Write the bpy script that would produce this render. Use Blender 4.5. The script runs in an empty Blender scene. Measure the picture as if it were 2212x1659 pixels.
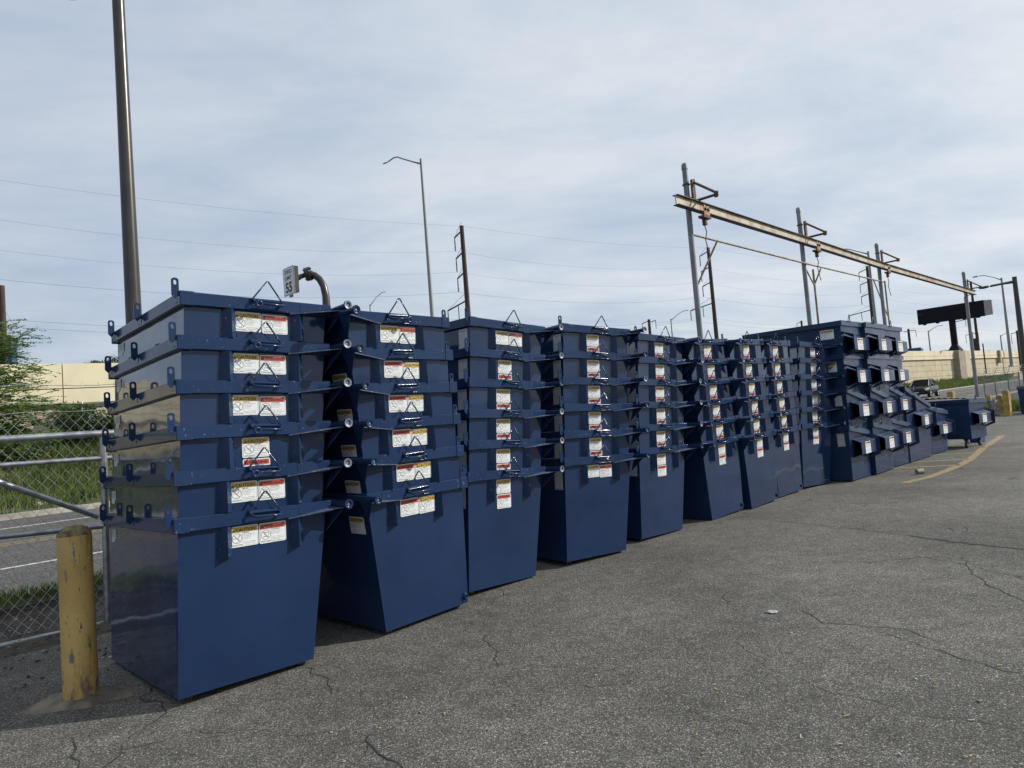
import bpy, math, random
from math import sin, cos, pi, radians, atan2, sqrt
from mathutils import Vector, Matrix
R = random.Random(7)
SC = bpy.context.scene
COL = SC.collection

# ------------------------------------------------------------------ camera
FPX, PITCH, ROLL, EYE = 1450.0, radians(3.0), radians(4.5), 1.5
_F = Vector((0, cos(PITCH), sin(PITCH)))
_U0 = Vector((0, -sin(PITCH), cos(PITCH)))
_R0 = Vector((1, 0, 0))
_R = cos(ROLL) * _R0 - sin(ROLL) * _U0
_U = sin(ROLL) * _R0 + cos(ROLL) * _U0
cam = bpy.data.cameras.new('camera')
cam.sensor_width = 36
cam.lens = FPX / 2212 * 36
cam.clip_start = 0.05
cam.clip_end = 3000
co = bpy.data.objects.new('camera', cam)
COL.objects.link(co)
co.matrix_world = Matrix(((_R.x, _U.x, -_F.x, 0), (_R.y, _U.y, -_F.y, 0), (_R.z, _U.z, -_F.z, EYE), (0, 0, 0, 1)))
SC.camera = co

def ray(x, y):
    return _F * FPX + _R * (x - 1106) - _U * (y - 829.5)
def at(x, y, Y):                       # point at depth Y seen at (x, y) of the 2212 px wide photograph
    d = ray(x, y); t = Y / d.y
    return Vector((d.x * t, Y, EYE + d.z * t))
def gnd(x, y, z=0.0):                  # point at height z
    d = ray(x, y); t = (z - EYE) / d.z
    return Vector((d.x * t, d.y * t, z))

# ------------------------------------------------------------------ light
SUN = Vector((0.99, 0.12, 0)).normalized()
ELEV = radians(30)
w = bpy.data.worlds.new('World'); SC.world = w; w.use_nodes = True
nt = w.node_tree; nt.nodes.clear()
def N(t, typ, **k):
    n = t.nodes.new(typ)
    for a, v in k.items():
        if a.startswith('i_'):
            n.inputs[a[2:].replace('_', ' ')].default_value = v
        else:
            setattr(n, a, v)
    return n
L = nt.links.new
out = N(nt, 'ShaderNodeOutputWorld'); bg = N(nt, 'ShaderNodeBackground'); bg.inputs['Strength'].default_value = 0.10
sky = N(nt, 'ShaderNodeTexSky', sky_type='NISHITA', sun_disc=False)
sky.sun_elevation = ELEV; sky.sun_rotation = atan2(SUN.x, SUN.y)
tc = N(nt, 'ShaderNodeTexCoord')
sep = N(nt, 'ShaderNodeSeparateXYZ'); L(tc.outputs['Generated'], sep.inputs[0])
zc = N(nt, 'ShaderNodeMath', operation='MAXIMUM'); L(sep.outputs['Z'], zc.inputs[0]); zc.inputs[1].default_value = 0.0
za = N(nt, 'ShaderNodeMath', operation='ADD'); L(zc.outputs[0], za.inputs[0]); za.inputs[1].default_value = 0.16
dx = N(nt, 'ShaderNodeMath', operation='DIVIDE'); L(sep.outputs['X'], dx.inputs[0]); L(za.outputs[0], dx.inputs[1])
dy = N(nt, 'ShaderNodeMath', operation='DIVIDE'); L(sep.outputs['Y'], dy.inputs[0]); L(za.outputs[0], dy.inputs[1])
cb = N(nt, 'ShaderNodeCombineXYZ'); L(dx.outputs[0], cb.inputs['X']); L(dy.outputs[0], cb.inputs['Y'])
mp = N(nt, 'ShaderNodeMapping'); L(cb.outputs[0], mp.inputs[0])
mp.inputs['Rotation'].default_value = (0, 0, radians(-25)); mp.inputs['Scale'].default_value = (0.55, 1.0, 1.0)
n1 = N(nt, 'ShaderNodeTexNoise'); L(mp.outputs[0], n1.inputs['Vector'])
n1.inputs['Scale'].default_value = 1.9; n1.inputs['Detail'].default_value = 10; n1.inputs['Roughness'].default_value = 0.60; n1.inputs['Distortion'].default_value = 0.25
n2 = N(nt, 'ShaderNodeTexNoise'); L(mp.outputs[0], n2.inputs['Vector'])
n2.inputs['Scale'].default_value = 0.45; n2.inputs['Detail'].default_value = 4
dot = N(nt, 'ShaderNodeVectorMath', operation='DOT_PRODUCT'); L(tc.outputs['Generated'], dot.inputs[0]); dot.inputs[1].default_value = (SUN.x * .8, SUN.y * .8, .5)
cr = N(nt, 'ShaderNodeValToRGB'); L(n1.outputs['Fac'], cr.inputs[0])
cr.color_ramp.elements[0].position = 0.30; cr.color_ramp.elements[0].color = (4.4, 5.35, 7.0, 1)
cr.color_ramp.elements[1].position = 0.64; cr.color_ramp.elements[1].color = (6.5, 7.15, 8.05, 1)
mxs = N(nt, 'ShaderNodeMapRange'); L(dot.outputs['Value'], mxs.inputs[0])
for a, v in ((1, -0.7), (2, 0.9), (3, 0.0), (4, 1.0)): mxs.inputs[a].default_value = v
tint = N(nt, 'ShaderNodeMix', data_type='RGBA'); L(mxs.outputs[0], tint.inputs['Factor'])
tint.inputs[6].default_value = (0.70, 0.74, 0.80, 1); tint.inputs[7].default_value = (1.22, 1.16, 1.06, 1)
mul = N(nt, 'ShaderNodeMix', data_type='RGBA', blend_type='MULTIPLY'); mul.inputs['Factor'].default_value = 1
L(cr.outputs[0], mul.inputs[6]); L(tint.outputs[2], mul.inputs[7])
cov = N(nt, 'ShaderNodeMapRange'); L(n2.outputs['Fac'], cov.inputs[0])
for a, v in ((1, 0.3), (2, 0.6), (3, 0.86), (4, 0.98)): cov.inputs[a].default_value = v
mix = N(nt, 'ShaderNodeMix', data_type='RGBA'); L(cov.outputs[0], mix.inputs['Factor'])
L(sky.outputs[0], mix.inputs[6]); L(mul.outputs[2], mix.inputs[7])
L(mix.outputs[2], bg.inputs['Color']); L(bg.outputs[0], out.inputs['Surface'])

sl = bpy.data.lights.new('sun', 'SUN'); sl.energy = 4.0; sl.angle = radians(0.8); sl.color = (1.0, 0.95, 0.86)
so = bpy.data.objects.new('sun', sl); COL.objects.link(so)
so.rotation_euler = Vector((SUN.x * cos(ELEV), SUN.y * cos(ELEV), sin(ELEV))).to_track_quat('Z', 'Y').to_euler()
so.location = (20, -5, 30)
SC.view_settings.view_transform = 'Standard'; SC.view_settings.look = 'None'
SC.view_settings.exposure = 0.1; SC.view_settings.gamma = 1; SC.view_settings.use_curve_mapping = False
SC.render.engine = 'CYCLES'

# ------------------------------------------------------------------ materials
MATS = {}
def mat(name, color, rough=0.6, metal=0.0, var=0.0, vscale=3.0, col2=None, bump=0.0, bscale=20.0, coat=0.0, spec=0.5, detail=5.0, lo=0.4, hi=0.6, bdist=0.01, obj_rand=0.0, stretch=None):
    if name in MATS: return MATS[name]
    m = bpy.data.materials.new(name); m.use_nodes = True
    t = m.node_tree; b = t.nodes['Principled BSDF']
    b.inputs['Base Color'].default_value = (*color, 1); b.inputs['Roughness'].default_value = rough
    b.inputs['Metallic'].default_value = metal; b.inputs['Coat Weight'].default_value = coat
    b.inputs['Specular IOR Level'].default_value = spec
    g = N(t, 'ShaderNodeTexCoord').outputs['Object']
    if stretch:
        mm = N(t, 'ShaderNodeMapping'); mm.inputs['Scale'].default_value = stretch
        t.links.new(g, mm.inputs[0]); g = mm.outputs[0]
    if obj_rand:
        oi = N(t, 'ShaderNodeObjectInfo')
        ad = N(t, 'ShaderNodeVectorMath', operation='MULTIPLY_ADD')
        ad.inputs[1].default_value = (1, 1, 1)
        cx = N(t, 'ShaderNodeCombineXYZ'); ml = N(t, 'ShaderNodeMath', operation='MULTIPLY'); ml.inputs[1].default_value = 37.0
        t.links.new(oi.outputs['Random'], ml.inputs[0]); t.links.new(ml.outputs[0], cx.inputs[0]); t.links.new(ml.outputs[0], cx.inputs[2])
        t.links.new(g, ad.inputs[0]); t.links.new(cx.outputs[0], ad.inputs[2]); g = ad.outputs[0]
    if col2 is not None or var:
        n = N(t, 'ShaderNodeTexNoise'); n.inputs['Scale'].default_value = vscale; n.inputs['Detail'].default_value = detail
        t.links.new(g, n.inputs['Vector'])
        c = N(t, 'ShaderNodeValToRGB'); t.links.new(n.outputs['Fac'], c.inputs[0])
        c.color_ramp.elements[0].position = lo; c.color_ramp.elements[1].position = hi
        if col2 is None: col2 = tuple(min(1, x * (1 + var)) for x in color); c0 = tuple(x * (1 - var) for x in color)
        else: c0 = color
        c.color_ramp.elements[0].color = (*c0, 1); c.color_ramp.elements[1].color = (*col2, 1)
        t.links.new(c.outputs[0], b.inputs['Base Color'])
    if bump:
        n = N(t, 'ShaderNodeTexNoise'); n.inputs['Scale'].default_value = bscale; n.inputs['Detail'].default_value = 3
        t.links.new(g, n.inputs['Vector'])
        bp = N(t, 'ShaderNodeBump'); bp.inputs['Strength'].default_value = bump; bp.inputs['Distance'].default_value = bdist
        t.links.new(n.outputs['Fac'], bp.inputs['Height']); t.links.new(bp.outputs[0], b.inputs['Normal'])
    MATS[name] = m
    return m

def paint_mat(name, base, rough, dust=0.0, dcol=(.16, .19, .24), warp=0.012, scuff=0.02, coat=0.25):
    m = bpy.data.materials.new(name); m.use_nodes = True
    t = m.node_tree; b = t.nodes['Principled BSDF']; K = t.links.new
    tcx = N(t, 'ShaderNodeTexCoord'); oi = N(t, 'ShaderNodeObjectInfo')
    ml = N(t, 'ShaderNodeMath', operation='MULTIPLY'); ml.inputs[1].default_value = 53.0; K(oi.outputs['Random'], ml.inputs[0])
    cx = N(t, 'ShaderNodeCombineXYZ'); K(ml.outputs[0], cx.inputs[0]); K(ml.outputs[0], cx.inputs[1])
    ad = N(t, 'ShaderNodeVectorMath', operation='ADD'); K(tcx.outputs['Object'], ad.inputs[0]); K(cx.outputs[0], ad.inputs[1])
    v = ad.outputs[0]
    # slow colour drift of the sprayed coat, dust film, tiny scuffs
    a = N(t, 'ShaderNodeTexNoise'); a.inputs['Scale'].default_value = 1.7; a.inputs['Detail'].default_value = 6; K(v, a.inputs['Vector'])
    c = N(t, 'ShaderNodeValToRGB'); K(a.outputs['Fac'], c.inputs[0])
    c.color_ramp.elements[0].position = .3; c.color_ramp.elements[0].color = (*[x * .86 for x in base], 1)
    c.color_ramp.elements[1].position = .7; c.color_ramp.elements[1].color = (*[x * 1.12 + .001 for x in base], 1)
    d = N(t, 'ShaderNodeTexNoise'); d.inputs['Scale'].default_value = 3.3; d.inputs['Detail'].default_value = 9; d.inputs['Roughness'].default_value = .65; K(v, d.inputs['Vector'])
    mr = N(t, 'ShaderNodeMapRange'); K(d.outputs['Fac'], mr.inputs[0])
    for q, x in ((1, .45), (2, .8), (3, dust * .35), (4, dust + .02)): mr.inputs[q].default_value = x
    mx = N(t, 'ShaderNodeMix', data_type='RGBA'); K(mr.outputs[0], mx.inputs['Factor']); K(c.outputs[0], mx.inputs[6]); mx.inputs[7].default_value = (*dcol, 1)
    s = N(t, 'ShaderNodeTexNoise'); s.inputs['Scale'].default_value = 38; s.inputs['Detail'].default_value = 4; s.inputs['Roughness'].default_value = .7; K(v, s.inputs['Vector'])
    ms = N(t, 'ShaderNodeMapRange'); K(s.outputs['Fac'], ms.inputs[0])
    for q, x in ((1, .70 - scuff), (2, .74 - scuff), (3, 0), (4, .75)): ms.inputs[q].default_value = x
    mx2 = N(t, 'ShaderNodeMix', data_type='RGBA'); K(ms.outputs[0], mx2.inputs['Factor']); K(mx.outputs[2], mx2.inputs[6]); mx2.inputs[7].default_value = (.22, .25, .30, 1)
    K(mx2.outputs[2], b.inputs['Base Color'])
    rr = N(t, 'ShaderNodeMapRange'); K(d.outputs['Fac'], rr.inputs[0])
    for q, x in ((1, .35), (2, .75), (3, rough * .8), (4, rough * 1.5 + dust)): rr.inputs[q].default_value = x
    K(rr.outputs[0], b.inputs['Roughness']); b.inputs['Specular IOR Level'].default_value = .14; b.inputs['Coat Weight'].default_value = coat; b.inputs['Coat IOR'].default_value = 1.30; b.inputs['Coat Roughness'].default_value = .05
    wv = N(t, 'ShaderNodeTexNoise'); wv.inputs['Scale'].default_value = 2.4; wv.inputs['Detail'].default_value = 1.5; K(v, wv.inputs['Vector'])
    op = N(t, 'ShaderNodeTexNoise'); op.inputs['Scale'].default_value = 160; K(v, op.inputs['Vector'])
    b1 = N(t, 'ShaderNodeBump'); b1.inputs['Strength'].default_value = 1; b1.inputs['Distance'].default_value = warp; K(wv.outputs['Fac'], b1.inputs['Height'])
    b2 = N(t, 'ShaderNodeBump'); b2.inputs['Strength'].default_value = .25; b2.inputs['Distance'].default_value = .0006; K(op.outputs['Fac'], b2.inputs['Height']); K(b1.outputs[0], b2.inputs['Normal'])
    K(b2.outputs[0], b.inputs['Normal']); K(b1.outputs[0], b.inputs['Coat Normal'])
    MATS[name] = m
    return m

BLUE = paint_mat('blue_paint', (.0110, .0285, .080), .08, dust=.006, warp=.009, scuff=-.03, coat=1.0)
BLUER = paint_mat('blue_paint_rim', (.0125, .0320, .086), .16, dust=.02, warp=.003, scuff=.05)
WORN = paint_mat('blue_paint_worn', (.03, .06, .13), .35, dust=.4, dcol=(.30, .32, .35), warp=.003, scuff=.14)
DUSTY = paint_mat('blue_paint_dusty', (.0125, .032, .084), .22, dust=.06, dcol=(.17, .20, .26), warp=.010, scuff=.03)
CHALK = paint_mat('blue_paint_chalky', (.020, .045, .10), .26, dust=.18, dcol=(.24, .27, .33), warp=.012, scuff=.03)
INK = mat('ink', (.012, .012, .014), .5)
INKG = mat('ink_grey', (.10, .10, .11), .5)
WHITE = mat('label_white', (.74, .76, .76), .35, var=.05, vscale=9)
YEL = mat('label_yellow', (.62, .40, .06), .35, var=.12, vscale=14)
RED = mat('label_red', (.55, .065, .035), .35, var=.12, vscale=14)
GREYL = mat('label_grey', (.42, .43, .44), .5, var=.08, vscale=9)
STEEL = mat('worn_bare_steel', (.17, .19, .23), .45, metal=.35, var=.3, vscale=60)
BLACK = mat('black_rubber', (.018, .018, .02), .6, var=.2, vscale=20)
GALV = mat('galvanised_steel', (.33, .35, .37), .38, metal=.75, var=.22, vscale=14, bump=.15, bscale=60, bdist=.002)
GALVW = mat('galvanised_wire', (.36, .38, .38), .5, metal=.45, var=.2, vscale=6)
POLEG = mat('grey_painted_pole', (.20, .215, .225), .55, metal=.2, var=.15, vscale=2.2, bump=.1, bscale=30)
BROWN = mat('bronze_painted_steel', (.036, .031, .027), .30, var=.15, vscale=4, bump=.15, bscale=50, bdist=.002)
RUST = mat('rusty_steel', (.075, .05, .038), .8, col2=(.17, .075, .04), vscale=7, bump=.3, bscale=50)
WEATH = mat('weathered_timber_pole', (.055, .036, .03), .85, var=.35, vscale=3, stretch=(6, 6, .3))
BEAMM = mat('cream_beam_paint', (.46, .42, .31), .6, col2=(.27, .14, .065), vscale=2.1, detail=9, lo=.44, hi=.68)
BEAMD = mat('dark_beam_flange', (.05, .048, .05), .6, var=.3, vscale=3)
LITEG = mat('street_light_grey', (.24, .25, .25), .5, metal=.3)

def asphalt(name, c_lo, c_hi, speck, scale=150.0, cracks=True, specks=.6, patches=.30):
    m = bpy.data.materials.new(name); m.use_nodes = True
    t = m.node_tree; b = t.nodes['Principled BSDF']; K = t.links.new
    v = N(t, 'ShaderNodeTexCoord').outputs['Object']
    big = N(t, 'ShaderNodeTexNoise'); big.inputs['Scale'].default_value = .55; big.inputs['Detail'].default_value = 7; big.inputs['Roughness'].default_value = .6; K(v, big.inputs['Vector'])
    vo = N(t, 'ShaderNodeTexVoronoi'); vo.inputs['Scale'].default_value = scale; K(v, vo.inputs['Vector'])
    sepc = N(t, 'ShaderNodeSeparateColor'); K(vo.outputs['Color'], sepc.inputs[0])
    cr = N(t, 'ShaderNodeValToRGB'); K(sepc.outputs[0], cr.inputs[0])
    e = cr.color_ramp.elements
    e[0].position = 0; e[0].color = (*c_lo, 1); e[1].position = .72; e[1].color = (*c_hi, 1)
    x = e.new(.80 + .1 * (1 - specks)); x.color = (*[q * 1.5 for q in c_hi], 1)
    x = e.new(.97); x.color = (*speck, 1)
    # bitumen between the stones
    er = N(t, 'ShaderNodeMapRange'); K(vo.outputs['Distance'], er.inputs[0])
    for q, z in ((1, .35), (2, .62), (3, 1.0), (4, .42)): er.inputs[q].default_value = z
    m1 = N(t, 'ShaderNodeMix', data_type='RGBA', blend_type='MULTIPLY'); m1.inputs['Factor'].default_value = 1
    K(cr.outputs[0], m1.inputs[6]); K(er.outputs[0], m1.inputs[7])
    pr = N(t, 'ShaderNodeMapRange'); K(big.outputs['Fac'], pr.inputs[0])
    for q, z in ((1, .32), (2, .68), (3, 1 - patches), (4, 1 + patches)): pr.inputs[q].default_value = z
    m2 = N(t, 'ShaderNodeMix', data_type='RGBA', blend_type='MULTIPLY'); m2.inputs['Factor'].default_value = 1
    K(m1.outputs[2], m2.inputs[6]); K(pr.outputs[0], m2.inputs[7])
    last = m2.outputs[2]
    md = N(t, 'ShaderNodeTexNoise'); md.inputs['Scale'].default_value = 5.5; md.inputs['Detail'].default_value = 8; md.inputs['Roughness'].default_value = .7; K(v, md.inputs['Vector'])
    mdr = N(t, 'ShaderNodeMapRange'); K(md.outputs['Fac'], mdr.inputs[0])
    for q, z in ((1, .32), (2, .68), (3, .76), (4, 1.22)): mdr.inputs[q].default_value = z
    m2b = N(t, 'ShaderNodeMix', data_type='RGBA', blend_type='MULTIPLY'); m2b.inputs['Factor'].default_value = 1
    K(last, m2b.inputs[6]); K(mdr.outputs[0], m2b.inputs[7]); last = m2b.outputs[2]
    v2 = N(t, 'ShaderNodeTexVoronoi'); v2.inputs['Scale'].default_value = scale * .42; K(v, v2.inputs['Vector'])
    s2 = N(t, 'ShaderNodeSeparateColor'); K(v2.outputs['Color'], s2.inputs[0])
    g2 = N(t, 'ShaderNodeMath', operation='GREATER_THAN'); g2.inputs[1].default_value = .93; K(s2.outputs[1], g2.inputs[0])
    d2 = N(t, 'ShaderNodeMath', operation='LESS_THAN'); d2.inputs[1].default_value = .30; K(v2.outputs['Distance'], d2.inputs[0])
    gm = N(t, 'ShaderNodeMath', operation='MULTIPLY'); K(g2.outputs[0], gm.inputs[0]); K(d2.outputs[0], gm.inputs[1])
    m2c = N(t, 'ShaderNodeMix', data_type='RGBA'); K(gm.outputs[0], m2c.inputs['Factor']); K(last, m2c.inputs[6]); m2c.inputs[7].default_value = (*speck, 1); last = m2c.outputs[2]
    # small oil stains
    st = N(t, 'ShaderNodeTexNoise'); st.inputs['Scale'].default_value = 1.9; st.inputs['Detail'].default_value = 3; K(v, st.inputs['Vector'])
    sr = N(t, 'ShaderNodeMapRange'); K(st.outputs['Fac'], sr.inputs[0])
    for q, z in ((1, .66), (2, .76), (3, 1), (4, .62)): sr.inputs[q].default_value = z
    m3 = N(t, 'ShaderNodeMix', data_type='RGBA', blend_type='MULTIPLY'); m3.inputs['Factor'].default_value = 1
    K(last, m3.inputs[6]); K(sr.outputs[0], m3.inputs[7]); last = m3.outputs[2]
    h = N(t, 'ShaderNodeMath', operation='MULTIPLY'); h.inputs[1].default_value = -1; K(vo.outputs['Distance'], h.inputs[0])
    hh = h.outputs[0]
    if cracks:
        wn = N(t, 'ShaderNodeTexNoise'); wn.inputs['Scale'].default_value = 1.3; wn.inputs['Detail'].default_value = 5; K(v, wn.inputs['Vector'])
        wm = N(t, 'ShaderNodeVectorMath', operation='SCALE'); wm.inputs['Scale'].default_value = .9; K(wn.outputs['Color'], wm.inputs[0])
        wa = N(t, 'ShaderNodeVectorMath', operation='ADD'); K(v, wa.inputs[0]); K(wm.outputs[0], wa.inputs[1])
        cv = N(t, 'ShaderNodeTexVoronoi', feature='DISTANCE_TO_EDGE'); cv.inputs['Scale'].default_value = .42; K(wa.outputs[0], cv.inputs['Vector'])
        c1 = N(t, 'ShaderNodeMapRange'); K(cv.outputs['Distance'], c1.inputs[0])
        for q, z in ((1, .0012), (2, .0045), (3, 1.0), (4, 0.0)): c1.inputs[q].default_value = z
        mk = N(t, 'ShaderNodeTexNoise'); mk.inputs['Scale'].default_value = .8; mk.inputs['Detail'].default_value = 2; K(v, mk.inputs['Vector'])
        mkr = N(t, 'ShaderNodeMapRange'); K(mk.outputs['Fac'], mkr.inputs[0])
        for q, z in ((1, .48), (2, .60), (3, 0), (4, .8)): mkr.inputs[q].default_value = z
        cm = N(t, 'ShaderNodeMath', operation='MULTIPLY'); K(c1.outputs[0], cm.inputs[0]); K(mkr.outputs[0], cm.inputs[1])
        m4 = N(t, 'ShaderNodeMix', data_type='RGBA'); K(cm.outputs[0], m4.inputs['Factor']); K(last, m4.inputs[6]); m4.inputs[7].default_value = (.018, .017, .016, 1)
        last = m4.outputs[2]
        hs = N(t, 'ShaderNodeMath', operation='MULTIPLY_ADD'); hs.inputs[1].default_value = -3; K(cm.outputs[0], hs.inputs[0]); K(hh, hs.inputs[2]); hh = hs.outputs[0]
    K(last, b.inputs['Base Color']); b.inputs['Roughness'].default_value = .88; b.inputs['Specular IOR Level'].default_value = .3
    bp = N(t, 'ShaderNodeBump'); bp.inputs['Strength'].default_value = .7; bp.inputs['Distance'].default_value = .0035; K(hh, bp.inputs['Height']); K(bp.outputs[0], b.inputs['Normal'])
    MATS[name] = m
    return m
LOTM = asphalt('lot_asphalt', (.090, .086, .077), (.170, .162, .145), (.36, .345, .29), scale=150)
ROADM = asphalt('road_asphalt', (.085, .083, .080), (.14, .137, .13), (.26, .25, .23), scale=60, cracks=False, patches=.15)
SOIL = mat('dark_soil', (.030, .024, .019), .95, col2=(.075, .06, .045), vscale=9, detail=9, bump=.8, bscale=30, bdist=.02)
BANK = mat('bank_earth', (.05, .07, .022), .95, col2=(.13, .11, .06), vscale=1.6, detail=9, bump=.6, bscale=12, bdist=.04)
CONC = mat('kerb_concrete', (.34, .32, .27), .85, var=.2, vscale=3, detail=8)
WALLP = mat('cream_wall_parapet', (.66, .59, .41), .8, var=.07, vscale=.8, detail=8, bump=.1, bscale=20, stretch=(1, 1, .5))
WALLL = mat('cream_wall_panel', (.50, .43, .29), .82, var=.09, vscale=.9, detail=8, bump=.1, bscale=20)
WALLD = mat('pier_concrete', (.30, .26, .19), .85, var=.12, vscale=1, detail=8)
JOINT = mat('wall_joint', (.16, .14, .10), .9)
GRASSM = mat('grass_blade', (.060, .105, .022), .6, col2=(.15, .19, .05), vscale=1.3, detail=3, spec=.25)
LEAFM = mat('locust_leaf', (.085, .17, .030), .5, col2=(.19, .30, .07), vscale=2.5, detail=2, spec=.3)
BUSHM = mat('bush_leaf', (.030, .065, .018), .5, col2=(.075, .12, .035), vscale=2.0, detail=2, spec=.3)
FARLEAF = mat('far_leaf', (.055, .085, .035), .6, col2=(.10, .13, .05), vscale=.8, spec=.2)
YPAINT = mat('yellow_road_paint', (.34, .24, .07), .8, col2=(.17, .15, .11), vscale=14, detail=10, lo=.38, hi=.60)
YPAINT2 = mat('faded_yellow_paint', (.36, .28, .10), .8, col2=(.16, .14, .10), vscale=30, detail=9, lo=.50, hi=.68)
WPAINT = mat('white_road_paint', (.55, .55, .53), .7, col2=(.30, .30, .28), vscale=9, detail=8, lo=.5, hi=.7)
DARKP = mat('billboard_back', (.010, .011, .016), .7, spec=.15, var=.1, vscale=2)
for m_ in (GRASSM, LEAFM, BUSHM, FARLEAF):
    b_ = m_.node_tree.nodes['Principled BSDF']
    b_.inputs['Subsurface Weight'].default_value = 0.0
    t_ = m_.node_tree; tr = t_.nodes.new('ShaderNodeBsdfTranslucent'); ms_ = t_.nodes.new('ShaderNodeMixShader'); ms_.inputs[0].default_value = .35
    src = b_.inputs['Base Color'].links[0].from_socket
    t_.links.new(src, tr.inputs['Color']); o_ = t_.nodes['Material Output']
    t_.links.new(b_.outputs[0], ms_.inputs[1]); t_.links.new(tr.outputs[0], ms_.inputs[2]); t_.links.new(ms_.outputs[0], o_.inputs['Surface'])

# ------------------------------------------------------------------ mesh builder
class MB:
    def __init__(s): s.v = []; s.f = []; s.m = []; s.mats = []; s.sm = []
    def mi(s, m):
        if m not in s.mats: s.mats.append(m)
        return s.mats.index(m)
    def add(s, vs, fs, m, smooth=False, M=None):
        o = len(s.v); k = s.mi(m)
        for v in vs:
            v = Vector(v)
            s.v.append(M @ v if M is not None else v)
        for f in fs:
            s.f.append([o + i for i in f]); s.m.append(k); s.sm.append(smooth)
        return s
    def box(s, x0, x1, y0, y1, z0, z1, m, M=None, bev=0.0):
        if bev <= 0:
            vs = [(x0, y0, z0), (x1, y0, z0), (x1, y1, z0), (x0, y1, z0), (x0, y0, z1), (x1, y0, z1), (x1, y1, z1), (x0, y1, z1)]
            return s.add(vs, [(0, 3, 2, 1), (4, 5, 6, 7), (0, 1, 5, 4), (1, 2, 6, 5), (2, 3, 7, 6), (3, 0, 4, 7)], m, M=M)
        b = bev; vs = []; 
        for z, i in ((z0, b), (z0 + b, 0), (z1 - b, 0), (z1, b)):
            vs += [(x0 + i + b * (i == 0), y0 + i, z), (x1 - i - b * (i == 0), y0 + i, z), (x1 - i, y0 + i + b * (i == 0), z), (x1 - i, y1 - i - b * (i == 0), z),
                   (x1 - i - b * (i == 0), y1 - i, z), (x0 + i + b * (i == 0), y1 - i, z), (x0 + i, y1 - i - b * (i == 0), z), (x0 + i, y0 + i + b * (i == 0), z)]
        fs = [tuple(range(7, -1, -1)), tuple(range(24, 32))]
        for r in range(3):
            for q in range(8):
                a = r * 8 + q; c = r * 8 + (q + 1) % 8
                fs.append((a, c, c + 8, a + 8))
        return s.add(vs, fs, m, M=M)
    def hexa(s, lo, hi, m, M=None):     # lo, hi: 4 points each, counter clockwise from above
        return s.add(list(lo) + list(hi), [(0, 3, 2, 1), (4, 5, 6, 7), (0, 1, 5, 4), (1, 2, 6, 5), (2, 3, 7, 6), (3, 0, 4, 7)], m, M=M)
    def tube(s, pts, rad, m, n=8, cap=True, M=None, smooth=True):
        pts = [Vector(p) for p in pts]; rr = rad if isinstance(rad, (list, tuple)) else [rad] * len(pts)
        vs = []; up = None
        for i, p in enumerate(pts):
            d = (pts[min(i + 1, len(pts) - 1)] - pts[max(i - 1, 0)]).normalized()
            if up is None: up = Vector((0, 0, 1)) if abs(d.z) < .9 else Vector((1, 0, 0))
            a = d.cross(up).normalized(); b = a.cross(d).normalized(); up = b
            for k in range(n):
                q = 2 * pi * k / n
                vs.append(p + (a * cos(q) + b * sin(q)) * rr[i])
        fs = []
        for i in range(len(pts) - 1):
            for k in range(n):
                fs.append((i * n + k, (i + 1) * n + k, (i + 1) * n + (k + 1) % n, i * n + (k + 1) % n))
        s.add(vs, fs, m, smooth, M)
        if cap:
            s.add(vs[:n], [tuple(range(n))], m, False, M); s.add(vs[-n:], [tuple(range(n - 1, -1, -1))], m, False, M)
        return s
    def prism(s, poly, d, m, M=None):   # poly: list of 3D points (planar), d: extrusion vector
        n = len(poly); d = Vector(d); vs = [Vector(p) for p in poly] + [Vector(p) + d for p in poly]
        fs = [tuple(range(n - 1, -1, -1)), tuple(range(n, 2 * n))] + [(i, (i + 1) % n, n + (i + 1) % n, n + i) for i in range(n)]
        return s.add(vs, fs, m, M=M)
    def lathe(s, prof, m, n=16, M=None, smooth=True):   # prof: (r, z)
        vs = [(r * cos(2 * pi * k / n), r * sin(2 * pi * k / n), z) for r, z in prof for k in range(n)]
        fs = [(i * n + k, i * n + (k + 1) % n, (i + 1) * n + (k + 1) % n, (i + 1) * n + k) for i in range(len(prof) - 1) for k in range(n)]
        return s.add(vs, fs, m, smooth, M)
    def mesh(s, name):
        me = bpy.data.meshes.new(name)
        me.from_pydata([tuple(v) for v in s.v], [], s.f)
        for m in s.mats: me.materials.append(m)
        me.polygons.foreach_set('material_index', s.m); me.polygons.foreach_set('use_smooth', s.sm)
        me.update(); return me
    def obj(s, name, parent=None, **k): return put(name, s.mesh(name), parent, **k)

def put(name, me, parent=None, loc=None, rot=None, M=None):
    o = bpy.data.objects.new(name, me); COL.objects.link(o)
    if parent: o.parent = parent
    if M is not None: o.matrix_local = M
    if loc is not None: o.location = loc
    if rot is not None: o.rotation_euler = rot
    return o
def tag(o, label=None, cat=None, group=None, kind=None):
    if label: o['label'] = label
    if cat: o['category'] = cat
    if group: o['group'] = group
    if kind: o['kind'] = kind
    return o
def thing(name, label, cat, loc=(0, 0, 0), rz=0, group=None):
    o = bpy.data.objects.new(name, None); COL.objects.link(o); o.empty_display_size = .2
    o.location = loc; o.rotation_euler = (0, 0, rz)
    return tag(o, label, cat, group)
def struct(name, mb, parent=None):
    o = mb.obj(name, parent)
    if not parent: o['kind'] = 'structure'
    return o

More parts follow.
